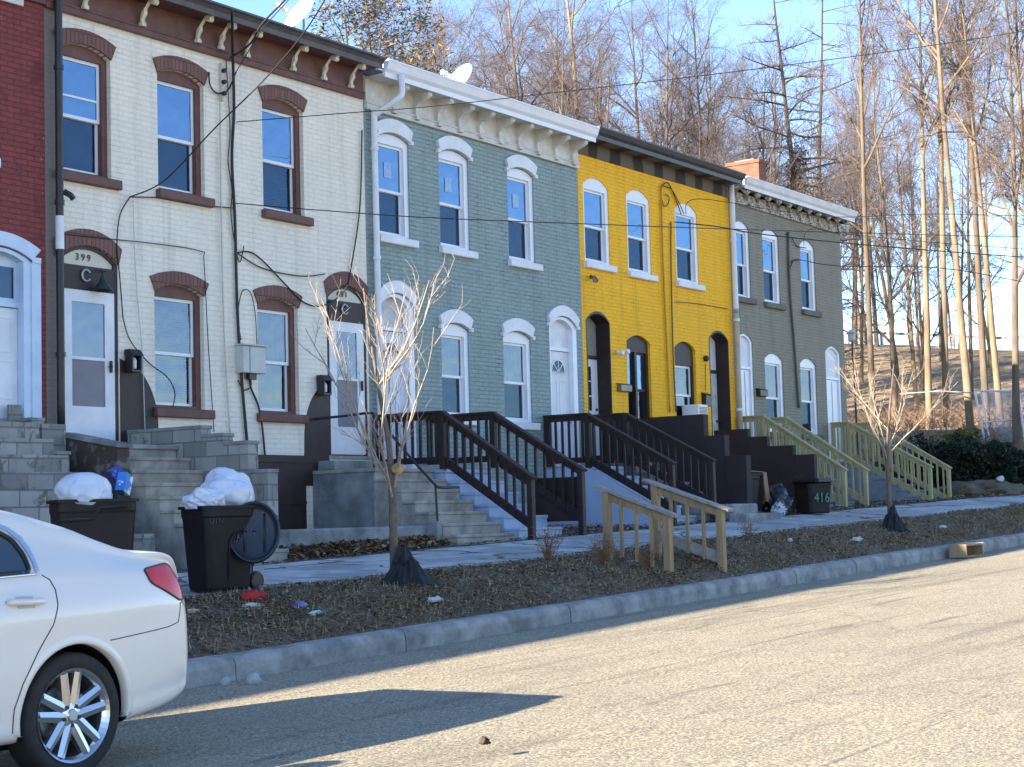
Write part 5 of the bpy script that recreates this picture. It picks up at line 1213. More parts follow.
def inpoly(p, poly):
    c = False; j = len(poly) - 1
    for i in range(len(poly)):
        if (poly[i][1] > p[1]) != (poly[j][1] > p[1]) and p[0] < (poly[j][0] - poly[i][0]) * (p[1] - poly[i][1]) / (poly[j][1] - poly[i][1]) + poly[i][0]: c = not c
        j = i
    return c
def rpoly(poly, n=5, cut=.25):
    """round the corners of an outline a little"""
    out = []
    for i in range(len(poly)):
        p0, p, p1 = Vector(poly[i - 1]), Vector(poly[i]), Vector(poly[(i + 1) % len(poly)])
        a = p + (p0 - p) * min(cut, .035 / (p0 - p).length); b = p + (p1 - p) * min(cut, .035 / (p1 - p).length)
        for k in range(n): t = k / (n - 1); out.append(tuple(a * (1 - t) ** 2 + p * 2 * t * (1 - t) + b * t * t))
    return out
def patch(poly, sg, off, name, mat_, parent, fn=None):
    """surface patch following the body: columns clipped to the outline"""
    us_ = [p[0] for p in poly]; u0, u1 = min(us_), max(us_); nc = max(12, int((u1 - u0) / .012)); mb = MB(); cols = []
    for i in range(nc + 1):
        u = u0 + (u1 - u0) * (i + (1e-4 if i == 0 else -1e-4 if i == nc else 0)) / nc; zs = []
        for j in range(len(poly)):
            a, b = poly[j], poly[(j + 1) % len(poly)]
            if (a[0] - u) * (b[0] - u) < 0: zs.append(a[1] + (b[1] - a[1]) * (u - a[0]) / (b[0] - a[0]))
        if len(zs) < 2: continue
        lo, hi = min(zs), max(zs); cols.append([P(u, lo + (hi - lo) * k / 10, sg, off) for k in range(11)])
    vs = [p for c in cols for p in c]
    mb.add(vs, [(i * 11 + k, i * 11 + k + 1, (i + 1) * 11 + k + 1, (i + 1) * 11 + k) for i in range(len(cols) - 1) for k in range(10)])
    return mb.build(name, mat_, parent, True)
def trace(poly, sg, off, r_, name, mat_, parent, closed=True, flat=0):
    pts = []
    pl = list(poly) + ([poly[0]] if closed else [])
    for i in range(len(pl) - 1):
        a, b = Vector(pl[i]), Vector(pl[i + 1]); k = max(1, int((b - a).length / .03))
        for j in range(k): q = a.lerp(b, j / k); pts.append(P(q[0], q[1], sg, off))
    pts.append(P(pl[-1][0], pl[-1][1], sg, off)); return MB().tube(pts, r_, 6).build(name, mat_, parent, True)
rear = rpoly([(1.235, 1.075), (1.215, 1.16), (1.235, 1.24), (1.36, 1.315), (1.60, 1.375), (2.03, 1.42), (2.03, 1.045)])
front = rpoly([(2.12, 1.04), (2.12, 1.42), (2.5, 1.415), (2.85, 1.33), (3.25, 1.09), (3.3, 1.03)])
for sg in (-1, 1):
    for poly in (rear, front):
        g_ = patch(poly, sg, .004, 'side_window', M_carglass, car)
        trace(poly, sg, .006, .013, 'window_seal', M_black, g_)
    # broad bright band behind the rear quarter of the glass
    ch = MB(); row = []
    for (u, z, w_) in ((1.185, 1.075, .045), (1.17, 1.13, .045), (1.165, 1.18, .045), (1.18, 1.245, .04), (1.235, 1.295, .032), (1.36, 1.350, .024), (1.60, 1.408, .018), (2.1, 1.452, .015)):
        row.append((P(u - w_ * .35, z + w_ * .25, sg, .006), P(u + w_ * .35, z - w_ * .25, sg, .010)))
    ch.add([p for r_ in row for p in r_], [(2 * i, 2 * i + 2, 2 * i + 3, 2 * i + 1) for i in range(len(row) - 1)]).build('window_trim', M_chrome, car, True)
    trace([(1.20, 1.062), (1.5, 1.052), (2.0, 1.032), (3.3, 1.015)], sg, .006, .008, 'belt_trim', M_chrome, car, False)
    tail = rpoly([(.43, 1.058), (.19, 1.085), (.12, .99), (.065, .91), (.165, .872), (.415, .985)], 4)
    tl = patch(tail, sg, .006, 'tail_light', M_tail, car)
    trace(tail, sg, .004, .006, 'light_seal', M_black, tl)
    patch(rpoly([(.160, .868), (.062, .900), (.038, .835), (.09, .838)], 3), sg, .005, 'reversing_lens', M_lens, tl)
    # panel gaps
    gp_ = M_black
    trace([(1.165, 1.055), (1.125, 1.03), (1.105, .98), (1.112, .90), (1.15, .80), (1.25, .67), (1.345, .52), (1.395, .40), (1.40, .28)], sg, .0005, .0032, 'door_gap', gp_, car, False)
    trace([(2.07, 1.03), (2.08, .6), (2.09, .27)], sg, .0005, .003, 'door_gap', gp_, car, False)
    trace([(3.1, 1.0), (3.12, .6), (3.05, .27)], sg, .0005, .003, 'door_gap', gp_, car, False)
    trace([(.165, .865), (.18, .80), (.20, .755), (.30, .735), (.56, .712), (.76, .695)], sg, .0005, .0028, 'bumper_gap', gp_, car, False)
    for u0_ in (1.20, 2.18):
        h_ = MB().tube([P(u0_, .925, sg, .006), P(u0_ + .03, .925, sg, .034), P(u0_ + .12, .928, sg, .040), P(u0_ + .20, .93, sg, .034), P(u0_ + .23, .93, sg, .006)], [.012, .017, .017, .017, .012], 10).build('door_handle', M_car, car, True)
        patch([(u0_ + .06, .895), (u0_ + .06, .955), (u0_ + .17, .955), (u0_ + .17, .895)], sg, .0015, 'handle_recess', M_greybox, h_)
    hl = patch(rpoly([(4.25, .84), (4.3, .72), (4.62, .66), (4.66, .72)], 3), sg, .006, 'headlight', M_lens, car)
    mr = MB().add([], []); q = P(3.05, 1.03, sg, .0); crumple('mirror', (q[0], q[1] + sg * .13, q[2] + .0), .06, .11, .08, 1., M_car, parent=car, amp=.0, flat=False)
# boot lid edge and lip
rw = MB(); rows = []
for u in fr_(.55, 1.12, .04):
    s = section(u); w_ = itp(T_w, u) * itp(T_gh, u) * .80
    pts = []
    for k in range(13):
        y = w_ * (k / 6 - 1); a_ = abs(y); z = None
        for i in range(len(s) - 1, 60, -1):
            if s[i][0] <= a_ <= s[i - 1][0]: z = s[i][1] + (s[i - 1][1] - s[i][1]) * (a_ - s[i][0]) / max(1e-6, s[i - 1][0] - s[i][0]); break
        pts.append((XR - u, YC + y, (z or s[-1][1]) + .005))
    rows.append(pts)
rw.add([p for r_ in rows for p in r_], [(i * 13 + k, i * 13 + k + 1, (i + 1) * 13 + k + 1, (i + 1) * 13 + k) for i in range(len(rows) - 1) for k in range(12)]).build('rear_window', M_carglass, car, True)
rw = MB(); rows = []
for u in fr_(2.95, 3.5, .04):
    s = section(u); w_ = itp(T_w, u) * itp(T_gh, u) * .84; pts = []
    for k in range(13):
        y = w_ * (k / 6 - 1); a_ = abs(y); z = None
        for i in range(len(s) - 1, 60, -1):
            if s[i][0] <= a_ <= s[i - 1][0]: z = s[i][1] + (s[i - 1][1] - s[i][1]) * (a_ - s[i][0]) / max(1e-6, s[i - 1][0] - s[i][0]); break
        pts.append((XR - u, YC + y, (z or s[-1][1]) + .005))
    rows.append(pts)
rw.add([p for r_ in rows for p in r_], [(i * 13 + k, i * 13 + k + 1, (i + 1) * 13 + k + 1, (i + 1) * 13 + k) for i in range(len(rows) - 1) for k in range(12)]).build('windscreen', M_carglass, car, True)
MB().box(XR - 4.0, XR - .5, YC - .6, YC + .6, .17, .23).build('underbody', M_black, car)
MB().box(XR - .012, XR + .004, YC - .26, YC + .26, .62, .76).build('number_plate', M_wht, car)

K = 1.12
car.location = CAM + (car.location - CAM) * K; car.scale = (K, K, K); car.location.z = gz(car.location.x + 1.3)

# ------------------------------------------------------------------ bare trees of the wood behind
M_bark = pm('grey_brown_bark', (.165, .125, .088), (.07, .055, .042), 3, .9, .6, .02, 14, stretch=(1, 1, .25))  # the bark's own grey brown, mottled at random
M_bark2 = pm('dark_ridged_bark', (.11, .082, .06), (.05, .038, .03), 3, .9, .6, .02, 14, stretch=(1, 1, .25))
M_birch = pm('pale_tan_bark', (.24, .18, .115), (.11, .08, .055), 3, .85, .5, .015, 12, stretch=(1, 1, .3))
M_twig = pm('reddish_brown_twigs', (.125, .096, .088), (.065, .050, .048), 2, .9, 0)
def grow(mb, tw, p, d, L, r0, lvl, cfg, rg):
    n = cfg['seg'][lvl]; pts = [Vector(p)]; d = Vector(d).normalized(); dirs = []
    wob = cfg['wob'][lvl]; up = cfg['up'][lvl]
    for i in range(n):
        d = (d + Vector((rg.gauss(0, wob), rg.gauss(0, wob), rg.gauss(0, wob) * .6 + up))).normalized(); dirs.append(d); pts.append(pts[-1] + d * (L / n))
    r1 = r0 * cfg['tap'][lvl]; rs = [r0 + (r1 - r0) * i / n for i in range(n + 1)]
    (mb if lvl <= 1 else tw).tube(pts, rs, cfg['side'][lvl], False)
    if lvl + 1 >= len(cfg['seg']): return
    nc = cfg['kids'][lvl]
    for k in range(nc):
        t = cfg['start'][lvl] + (1 - cfg['start'][lvl]) * (k + rg.random()) / nc; f = min(t * n, n - .01); i = int(f)
        q = pts[i].lerp(pts[i + 1], f - i); rr = rs[i] + (rs[i + 1] - rs[i]) * (f - i)
        a_ = rg.uniform(0, 6.283); e = dirs[i].cross(Vector((0, 0, 1)) if abs(dirs[i].z) < .9 else Vector((1, 0, 0))).normalized(); e2 = dirs[i].cross(e)
        an = R(rg.uniform(*cfg['ang'][lvl])); nd = dirs[i] * math.cos(an) + (e * math.cos(a_) + e2 * math.sin(a_)) * math.sin(an)
        ll = L * rg.uniform(*cfg['len'][lvl]) * (1.1 - .55 * t if lvl == 0 else 1 - .4 * t)
        grow(mb, tw, q, nd, ll, min(rr * .62, cfg['rmax'][lvl]), lvl + 1, cfg, rg)
CF_A = dict(seg=[10, 8, 6, 4, 3], wob=[.017, .12, .20, .24, .25], up=[.02, .03, .01, .01, .01], tap=[.05, .2, .3, .4, .6], side=[9, 6, 4, 3, 3], kids=[15, 9, 8, 7], start=[.30, .15, .12, .1], ang=[(30, 62), (30, 65), (35, 70), (35, 75)], len=[(.28, .50), (.34, .6), (.4, .7), (.45, .9)], rmax=[.10, .038, .017, .009])
CF_B = dict(CF_A, kids=[17, 8, 8, 7], start=[.45, .15, .12, .1], ang=[(25, 55), (28, 60), (35, 70), (35, 75)], up=[.01, .05, .02, .01, .01], len=[(.20, .36), (.34, .55), (.4, .7), (.45, .9)], rmax=[.085, .034, .016, .009])
CF_C = dict(CF_A, seg=[14, 6, 5, 4], wob=[.02, .09, .16, .2], up=[.02, -.03, .02, .01], tap=[.15, .3, .3, .5], side=[9, 5, 3, 3], kids=[46, 9, 8], start=[.12, .15, .1], ang=[(70, 100), (30, 65), (30, 65)], len=[(.14, .26), (.3, .6), (.4, .8)], rmax=[.05, .020, .010])
CF_D = dict(CF_A, kids=[11, 9, 8, 7], start=[.2, .12, .12, .1], wob=[.10, .15, .2, .22, .2])
def make_tree(seed, h_, r0, cfg, bark, ivy=False, leaves=None):
    rg = random.Random(seed); mb, tw = MB(), MB()
    grow(mb, tw, (0, 0, -.4), (rg.gauss(0, .012), rg.gauss(0, .012), 1), h_, r0, 0, cfg, rg)
    root = bpy.data.objects.new('bare_tree', None)
    t = mb.build('trunk', bark, None, True, fixn=False); COL.objects.unlink(t); t.parent = root
    c = tw.build('crown', M_twig, None, False, fixn=False); COL.objects.unlink(c); c.parent = root
    parts = [t, c]
    if ivy:
        iv = MB()
        for _ in range(5200):
            z = rg.uniform(.12, .62) * h_; a_ = rg.uniform(0, 6.28); rr = abs(rg.gauss(0, .34)) * (1.15 - z / h_) + .16
            i = min(int(z / h_ * 10), 9); bx = mb.v[i * 9][0]; by = mb.v[i * 9][1]
            p = Vector((bx + rr * math.cos(a_), by + rr * math.sin(a_), z)); s = rg.uniform(.03, .08)
            e = Vector((rg.gauss(0, 1), rg.gauss(0, 1), rg.gauss(0, 1))).normalized(); f = e.cross(Vector((rg.gauss(0, 1), rg.gauss(0, 1), 1))).normalized()
            iv.add([p - e * s, p + f * s * .8, p + e * s * 1.6], [(0, 1, 2)])
            if rg.random() < .25: iv.tube([p, p + Vector((rg.gauss(0, .3), rg.gauss(0, .3), rg.gauss(-.05, .25)))], [.008, .004], 3, False)
        o = iv.build('ivy', pm('withered_vine_leaves', (.12, .075, .04), (.06, .045, .025), 3, .9, 0), None, False, fixn=False); COL.objects.unlink(o); o.parent = root; parts.append(o)
    if leaves:
        lv = MB(); tv = tw.v
        for _ in range(leaves[0]):
            p = Vector(rg.choice(tv)); 
            if noise.noise(p * .35) < -.02: continue
            for _k in range(3):
                q = p + Vector((rg.gauss(0, .12), rg.gauss(0, .12), rg.gauss(0, .12))); s = rg.uniform(.05, .11); e = Vector((rg.gauss(0, 1), rg.gauss(0, 1), rg.gauss(0, .5))).normalized(); f = e.cross(Vector((rg.gauss(0, 1), rg.gauss(0, 1), 1))).normalized()
                lv.add([q - e * s, q + f * s * .5, q + e * s], [(0, 1, 2)], 0 if rg.random() < .6 else 1)
        o = lv.build('foliage', leaves[1], None, False, fixn=False); COL.objects.unlink(o); o.parent = root; parts.append(o)
    return parts
PROTO = {
 'a': make_tree(3, 19, .20, CF_A, M_bark), 'b': make_tree(8, 21, .19, CF_B, M_birch), 'c': make_tree(21, 18, .21, CF_C, M_bark2, ivy=True),
 'd': make_tree(13, 17, .17, CF_D, M_bark), 'e': make_tree(34, 20, .17, CF_B, M_bark), 'f': make_tree(55, 14, .13, CF_D, M_bark2),
 'g': make_tree(77, 14, .20, CF_A, M_bark2, leaves=(5200, [pm('dark_pine_needles', (.055, .07, .03), (.035, .05, .022), 3, .8, 0), pm('ochre_dead_needles', (.30, .19, .05), (.2, .12, .04), 3, .8, 0)])),
 'h': make_tree(91, 19, .18, dict(CF_C, kids=[34, 8, 6], len=[(.14, .24), (.3, .6), (.4, .8)]), M_bark2),
}
def put_tree(kind, x, y, rot, s, label=None, lean=(0, 0), group='bare trees behind the houses', z=None, cat='bare tree', slim=1.):
    r = bpy.data.objects.new('bare_tree' if kind != 'g' else 'pine_tree', None); COL.objects.link(r)
    r.location = (x, y, (terrain(x, y) if z is None else z) - .1); r.rotation_euler = (lean[0], lean[1], rot); r.scale = (s * slim, s * slim, s); r.empty_display_size = .5
    for p in PROTO[kind]:
        c = p.copy(); COL.objects.link(c); c.parent = r
    return tag(r, label, cat, group)
def pt(kind, px, Y, rot, s, label=None, **k):         # by where the trunk crosses the skyline
    p = at(px, k.pop('py', 120), Y); return put_tree(kind, p.x, Y, rot, s, label, **k)
GEN = 'bare tree among the crowded grey brown trees behind the house roofs'
pt('g', 362, 13, 0, 1.12, 'dark pine tree with ochre patches behind the cream house roof', cat='pine tree')
pt('c', 506, 16, 1, .72, 'vine covered broken looking tree rising behind the middle of the teal cornice', lean=(0, .0))
pt('b', 588, 17, 2, 1.05, 'tall straight pale trunk behind the left end of the yellow roof')
pt('a', 655, 18, .6, 1.0, 'forked pale tree behind the middle of the yellow roof')
pt('e', 700, 16, 4, .95, 'slim tree leaning right behind the right part of the yellow roof', lean=(0, .08))
pt('e', 715, 22, 1.2, 1.0, 'dark double trunk tree behind the right end of the yellow roof', lean=(0, .06))
pt('c', 797, 13, 2.2, 1.05, 'thick vine clad trunk standing behind the grey cornice')
pt('d', 440, 15, .2, .85, 'spreading tree with upright forks behind the second satellite dish')
pt('h', 812, 20, .4, 1.1, 'tree with level drooping limbs high above the grey house')
pt('d', 752, 12, 3.2, .8, 'small leaning pale tree just left of the brick chimney', lean=(0, .10))
k = 0; rg = random.Random(99)
for Y, pxs in ((15, (395, 470, 548, 620, 745)), (20, (380, 425, 480, 530, 565, 610, 640, 685, 735, 775, 830)), (28, (400, 450, 500, 545, 600, 650, 690, 730, 760, 800, 840)), (38, (410, 450, 490, 520, 560, 590, 630, 660, 700, 720, 760, 790, 820, 850))):
    for px in pxs:
        k += 1; kind = 'abdefadebf'[k % 10]
        pt(kind, px + rg.uniform(-8, 8), Y + rg.uniform(-2, 2), rg.uniform(0, 6.28), rg.uniform(.72, 1.05) * (1 if Y < 35 else 1.1), GEN, lean=(rg.gauss(0, .03), rg.gauss(0, .04)))
# young thin ones at the left behind the cream roof
for px, Y, s in ((150, 12, .62), (205, 13, .62), (265, 14, .66), (90, 14, .6), (310, 17, .7)):
    k += 1; pt('f', px, Y, rg.uniform(0, 6), s, 'low bare tree whose thin tops just clear the cream house roof', py=10, group='low trees behind the cream house')
# right of the houses: each trunk where it stands on the slope
def px_tree(kind, px, py, X, rot, s, label, lean=(0, 0), group='trees on the slope right of the houses'):
    p = atx(px, py, X); return put_tree(kind, X, p.y, rot, s, label, (lean[0] * .3, lean[1] * .4), group, slim=.7)
px_tree('e', 872, 400, 54, 1, 1.0, 'tan trunk curving right just beside the grey house corner', (0, .04))
px_tree('d', 893, 400, 60, 2, 1.0, 'forked grey trunk between the house corner and the pair of straight trunks', (0, .02))
px_tree('b', 929, 425, 55, 5, .95, 'left trunk of the pair of straight grey trunks on the slope', (0, .0))
px_tree('b', 946, 428, 56, 3, 1.0, 'right trunk of the pair of straight grey trunks on the slope', (0, -.01))
px_tree('b', 972, 440, 52, .4, 1.0, 'bright tan trunk left of the white fence frame', (0, .01))
px_tree('e', 988, 430, 55, 2.5, 1.05, 'slimmer tan trunk behind the bright one near the white fence frame', (0, .02))
px_tree('b', 1002, 435, 54, 1.5, .9, 'tan trunk leaning right behind the white fence frame', (0, .03))
px_tree('a', 1016, 440, 50, 4.2, .9, 'leaning tree at the right edge of the view', (0, .05))
px_tree('e', 1040, 440, 52, 4.8, 1.0, 'tree just outside the right edge of the view', (0, 0))
px_tree('d', 905, 405, 66, 3.9, .9, 'spreading tree farther up the slope beyond the pair of trunks')
GEN2 = 'bare tree among the thin crowded trees on the brown slope'
for i in range(20):
    px = rg.uniform(850, 1060); X = rg.uniform(66, 104); p = atx(px, 380, X)
    put_tree('abdefbde'[i % 8], X, p.y, rg.uniform(0, 6.28), rg.uniform(.62, .98), GEN2, (rg.gauss(0, .012), rg.gauss(0, .015)), 'trees on the slope right of the houses', slim=.8)
for i in range(8):
    X = rg.uniform(44, 60); Yv = rg.uniform(10, 26); put_tree('adef'[i % 4], X, Yv, rg.uniform(0, 6.28), rg.uniform(.7, 1.), GEN, (rg.gauss(0, .04), rg.gauss(0, .05)))

# ------------------------------------------------------------------ shrubs, fence and things on the slope
def leafy(name, c, rx, ry, rz, n, m_, label, cat, s0=.03, s1=.07, group=None, stems=30, ms=None):
    z0 = c[2]; t = thing(name, c, label, cat, group); mb = MB(); st = MB()
    for _ in range(stems):
        a_ = rnd.uniform(0, 6.28); q = rnd.uniform(.2, 1); e = Vector((c[0] + rx * q * math.cos(a_), c[1] + ry * q * math.sin(a_), z0 + rz * rnd.uniform(.3, .95) * (1.1 - .6 * q)))
        st.tube([Vector((c[0] + rx * .15 * math.cos(a_), c[1] + ry * .15 * math.sin(a_), z0 - .1)), Vector(c).lerp(e, .5) + Vector((0, 0, .1)), e], [.03, .018, .006], 4, False)
    while len(mb.f) < n:
        p = Vector((rnd.uniform(-1, 1), rnd.uniform(-1, 1), rnd.uniform(0, 1)))
        d = p.length
        if d > 1 or d < .45 * rnd.random(): continue
        w = Vector((c[0] + p.x * rx, c[1] + p.y * ry, z0 + p.z * rz))
        if d > .72 + .35 * noise.noise(w * 1.7) or noise.noise(w * 2.6 + Vector((5, 0, 0))) < -.28: continue
        s = rnd.uniform(s0, s1); e = Vector((rnd.gauss(0, 1), rnd.gauss(0, 1), rnd.gauss(0, .6))).normalized(); f = e.cross(Vector((rnd.gauss(0, 1), rnd.gauss(0, 1), 1))).normalized()
        mb.add([w - e * s, w + f * s * .5, w + e * s, w - f * s * .5], [(0, 1, 2, 3)])
    st.build('stems', M_bark2, t); mb.build('foliage', m_, t, False, fixn=False); return t
M_evg = pm('dark_evergreen_leaves', (.022, .035, .016), (.012, .022, .010), 2, .6, 0)
M_evg2 = pm('yellow_green_leaves', (.16, .16, .03), (.08, .09, .02), 2, .6, 0)
M_pgrey = pm('pale_grey_green_leaves', (.30, .33, .26), (.16, .18, .14), 2, .7, 0)
def gpt(px, py, X): p = atx(px, py, X); return (X, p.y, terrain(X, p.y))
c = gpt(945, 480, 46.5); leafy('evergreen_shrub', (46.1, c[1] - .1, c[2] - .2), 1.6, 1.9, 2.15, 19000, M_evg, 'large dark evergreen shrub right of the far green railing', 'shrub', group='shrubs beside the far stoop')
c = gpt(995, 475, 47.5); leafy('evergreen_shrub', (47.0, c[1] + .2, c[2] - .2), 1.8, 1.9, 1.95, 18000, M_evg, 'large dark evergreen shrub below the white fence frame', 'shrub', group='shrubs beside the far stoop')
c = gpt(1035, 470, 47.5); leafy('evergreen_shrub', (47.5, c[1], c[2] - .2), 1.4, 1.5, 1.5, 8000, M_evg, 'dark evergreen shrub at the right edge of the view', 'shrub', group='shrubs beside the far stoop')
c = gpt(958, 440, 49.5); leafy('evergreen_shrub', (49.5, c[1], terrain(49.5, c[1])), 1.5, 1.3, 1.1, 5000, M_evg2, 'low sunlit yellow green shrub behind the dark evergreens', 'shrub')
c = gpt(905, 440, 48); leafy('leafy_shrub', (48, c[1] + .2, terrain(48, c[1] + .2)), 1.1, 1.1, 1.7, 5000, M_pgrey, 'pale grey green shrub behind the far green railing', 'shrub', .02, .05)
c = gpt(893, 450, 46); leafy('leafy_shrub', (46, c[1] + .2, terrain(46, c[1])), 1.1, 1.0, 1.5, 3500, pm('russet_leaves', (.16, .065, .035), (.08, .04, .025), 2, .8, 0), 'russet brown shrub behind the far green railing', 'shrub', .02, .05)
# tangled undergrowth, one mass
ug = MB()
for _ in range(800):
    X = rnd.uniform(48, 62); px = rnd.uniform(840, 1060); p = atx(px, 400, X); z = terrain(X, p.y); hgt = rnd.uniform(.3, 1.2)
    q = Vector((X, p.y + rnd.uniform(-.3, .3), z)); d = Vector((rnd.gauss(0, .5), rnd.gauss(0, .5), 1)).normalized()
    m1 = q + d * hgt * .5; m2 = q + d * hgt + Vector((rnd.gauss(0, .25), rnd.gauss(0, .25), -.1)); ug.tube([q, m1, m2], [.013, .009, .004], 3, False)
    for _k in range(3):
        s = q.lerp(m2, rnd.uniform(.3, .9)); ug.tube([s, s + Vector((rnd.gauss(0, .3), rnd.gauss(0, .3), rnd.uniform(.05, .4)))], [.006, .002], 3, False)
o = ug.build('undergrowth', pm('dry_bramble_stems', (.30, .20, .12), (.16, .10, .07), 1, .9, 0), fixn=False); o['kind'] = 'stuff'
# dry mound by the shrubs
c = gpt(985, 500, 44.5)
crumple('soil_mound', (44.6, c[1] + .1, c[2] - .25), 1.9, 1.2, .42, 4.4, pm('dry_mound', (.16, .13, .085), (.09, .075, .05), 3, .95, .9, .05, 12), 'dry brown mound of soil and leaves at the foot of the dark shrubs', 'mound', amp=.22)
for i, (px, py) in enumerate(((1000, 483), (962, 503), (938, 498))):
    c = gpt(px, py, 44.2); crumple('litter', (c[0], c[1], c[2] + (.35 if i == 0 else 0)), .14, .1, .1, i + 3.3, M_litw, ('white scrap on the dry mound', 'white scrap at the foot of the dry mound', 'white scrap beside the last green railing post')[i], 'litter', 'litter by the shrubs', amp=.5, sub=2)
# fence frame of white tubes with wire mesh
t = thing('mesh_fence', (51.5, -.2, 3.2), 'white tubular frame fence with wire mesh among the trees at the right', 'fence')
P0, P1, P2, P3 = [atx(x, y, 51) for x, y in ((976, 392), (985, 442), (1011, 391), (1019, 446))]
Q = [(atx(975, 391, 51), atx(985, 442, 51)), (atx(981, 391, 51), atx(990, 443, 51)), (atx(1012, 391, 50.4), atx(1020, 448, 50.4)), (atx(1018, 390, 50.4), atx(1026, 449, 50.4)), (atx(1050, 388, 50), atx(1058, 450, 50))]
for a_, b_ in Q: MB().tube([a_, b_], .035, 8).build('post', M_wht, t)
MB().tube([Q[1][0], Q[2][0]], .03, 8).build('rail', M_wht, t); MB().tube([Q[3][0], Q[4][0]], .03, 8).build('rail', M_wht, t)
MB().tube([Q[1][0].lerp(Q[1][1], .6), Q[2][0].lerp(Q[2][1], .5)], .025, 8).build('rail', M_wht, t)
MB().tube([atx(900, 394, 52), atx(940, 391, 52), atx(975, 393, 51)], .02, 6).build('rail', M_galv, t)
mesh = MB()
for i in range(46):
    a_ = i / 45
    for (A, B) in ((Q[1], Q[2]), (Q[3], Q[4])):
        p0 = A[0].lerp(B[0], a_); p1 = A[0].lerp(B[0], min(1, a_ + .35)); d0 = A[1].lerp(B[1], a_); d1 = A[1].lerp(B[1], min(1, a_ + .35))
        mesh.tube([p0, d1], .0035, 3, False); mesh.tube([d0, p1], .0035, 3, False)
mesh.build('wire_mesh', M_galv, t)
# post lamp beside the grey house
b0 = atx(857, 404, 46); tp = atx(852, 342, 46)
t = thing('post_lamp', b0, 'thin dark post with a pale box lamp head near the grey house corner', 'lamp post')
MB().tube([b0 - Vector((0, 0, 3)), tp], .03, 8).build('post', M_blackmetal, t)
MB().lathe([(.05, 0), (.11, .06), (.12, .22), (.17, .25), (.03, .36), (0, .37)], tp, 8).build('lamp_head', M_dirtywht, t)
# guard rail on the crest
cr = MB(); rail = thing('guard_rail', (92, 18, 9), 'long pale guard rail along the crest of the brown slope', 'guard rail')
pts = []
for i in range(24):
    y = -4 + i * 2.2; pts.append(Vector((99, y, terrain(99, y) + .75)))
for i in range(len(pts) - 1): cr.beam(pts[i], pts[i + 1], .06, .16)
cr.build('rail', M_greywood, rail)
for p in pts: MB().box(p.x + .05, p.x + .2, p.y - .08, p.y + .08, p.z - 1.1, p.z + .1).build('post', M_greywood, rail)

# ------------------------------------------------------------------ overhead cables
def span(pxs, label, r_, Ys, name='overhead_cable'):
    pts = [at(x, y, Y) for (x, y), Y in zip(pxs, Ys)]
    return solo(MB().tube(smooth_path(pts, 8), r_, 6), name, M_cable, label, 'cable', 'overhead cables', True)
span([(236, 122), (347, 113), (436, 106), (560, 92), (740, 71), (900, 50), (1024, 31), (1120, 14)], 'thin cable from the cream house rising across the trees to the upper right', 0.0072, [-.05, -1.2, -2.2, -3.5, -5.2, -6.6, -7.6, -8.4])
span([(232, 203), (330, 211), (436, 218), (616, 225), (760, 230), (900, 234), (1024, 237), (1120, 238)], 'long nearly level cable passing in front of the upper windows of all the houses', 0.0079, [-.1, -1.0, -1.9, -3.3, -4.3, -5.2, -6, -6.6])
span([(675, 222), (720, 227), (760, 234), (845, 243), (940, 251), (1024, 257), (1120, 262)], 'thicker cable from the yellow house falling gently to the right', 0.0130, [-.05, -.6, -1.1, -2.2, -3.4, -4.5, -5.5])
span([(686, 214), (687, 203), (700, 199), (733, 203), (780, 211), (840, 217), (930, 214), (1024, 216), (1120, 218)], 'cable looping up from the yellow house window and off to the right', 0.0072, [-.05, -.1, -.4, -.9, -1.7, -2.6, -3.8, -5, -6])
span([(790, 263), (800, 260), (840, 266), (940, 268), (1024, 282), (1120, 300)], 'cable leaving the middle of the grey front to the right', 0.0101, [-.05, -.1, -.9, -2.6, -4, -5.4])
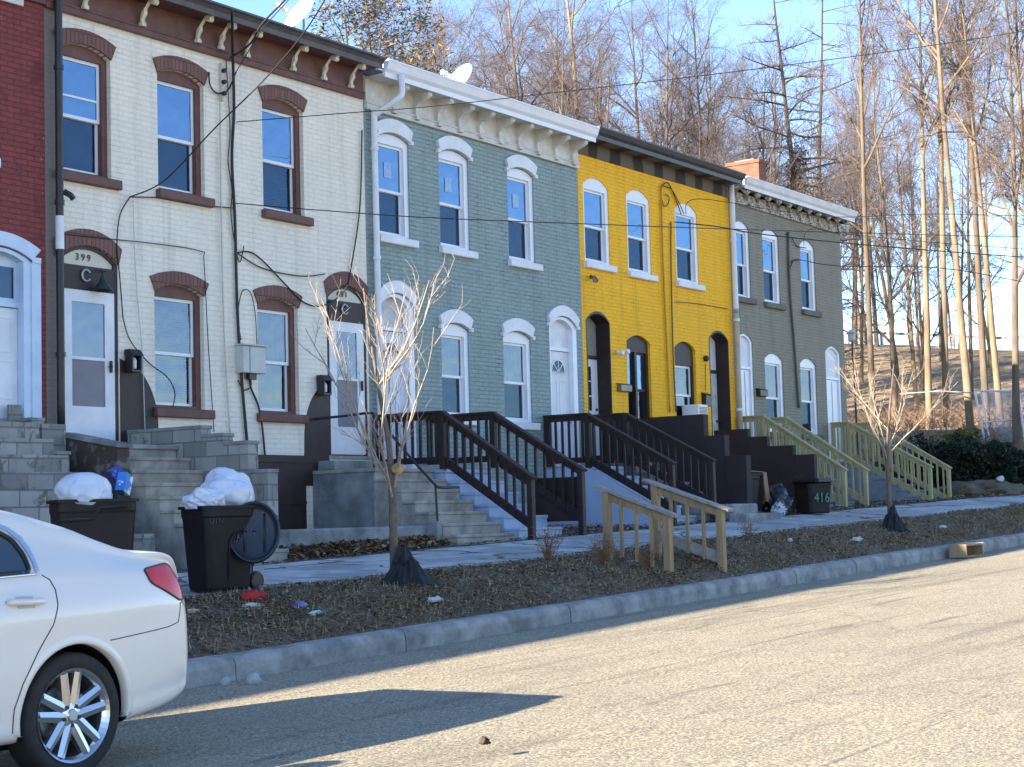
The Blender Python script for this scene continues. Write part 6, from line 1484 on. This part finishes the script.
span([(804, 246), (805, 234), (815, 229), (845, 234), (940, 243), (1024, 249), (1120, 256)], 'cable leaving the last upper grey window to the right', 0.0072, [-.05, -.1, -.3, -.9, -2.4, -3.8, -5.2])
span([(130, 197), (165, 180), (215, 128), (262, 82), (300, 38), (327, -4), (350, -50)], 'black service cable slanting up from the cream front over the cornice to the top edge', 0.0094, [-.04, -.6, -1.4, -2.2, -3, -3.7, -4.4])
span([(230, 58), (250, 44), (262, 24), (285, 0), (300, -16)], 'short pale cable bundle crossing the cream cornice', 0.0144, [-.25, -.7, -1.0, -1.5, -1.9])
span([(236, 72), (262, 30), (290, -2), (310, -30)], 'second slanting cable beside the short pale one on the cream cornice', 0.0072, [-.15, -1.0, -1.8, -2.5])

# ------------------------------------------------------------------ sky, sun, output
SUN = Vector((-2.65, .86, 1.0)).normalized()         # towards the sun: low, behind the row and to the left
el = math.asin(SUN.z)
w = bpy.data.worlds.new('World'); sc.world = w; w.use_nodes = True; nt = w.node_tree
bg = nt.nodes['Background']; sky = nt.nodes.new('ShaderNodeTexSky'); sky.sky_type = 'NISHITA'; sky.sun_disc = False
sky.sun_elevation = el; sky.sun_rotation = math.atan2(SUN.x, SUN.y); sky.air_density = 1.0; sky.dust_density = .0; sky.ozone_density = 2.5; sky.altitude = 100
hs_ = nt.nodes.new('ShaderNodeHueSaturation'); hs_.inputs['Saturation'].default_value = 1.0; nt.links.new(mixc(nt, 1.0, sky.outputs[0], (.77, .81, .93), 'MULTIPLY'), hs_.inputs['Color']); nt.links.new(hs_.outputs[0], bg.inputs[0]); bg.inputs[1].default_value = .10
ld = bpy.data.lights.new('sun', 'SUN'); ld.energy = 5.0; ld.angle = R(.5); ld.color = (1, .88, .70)
lo = bpy.data.objects.new('sun', ld); COL.objects.link(lo); lo.rotation_euler = SUN.to_track_quat('Z', 'Y').to_euler(); lo.location = (0, 0, 30)
sc.view_settings.view_transform = 'Standard'; sc.view_settings.look = 'None'; sc.view_settings.exposure = 2.15; sc.view_settings.gamma = 1; sc.view_settings.use_curve_mapping = False
sc.render.engine = 'CYCLES'; sc.cycles.max_bounces = 6; sc.cycles.transparent_max_bounces = 12
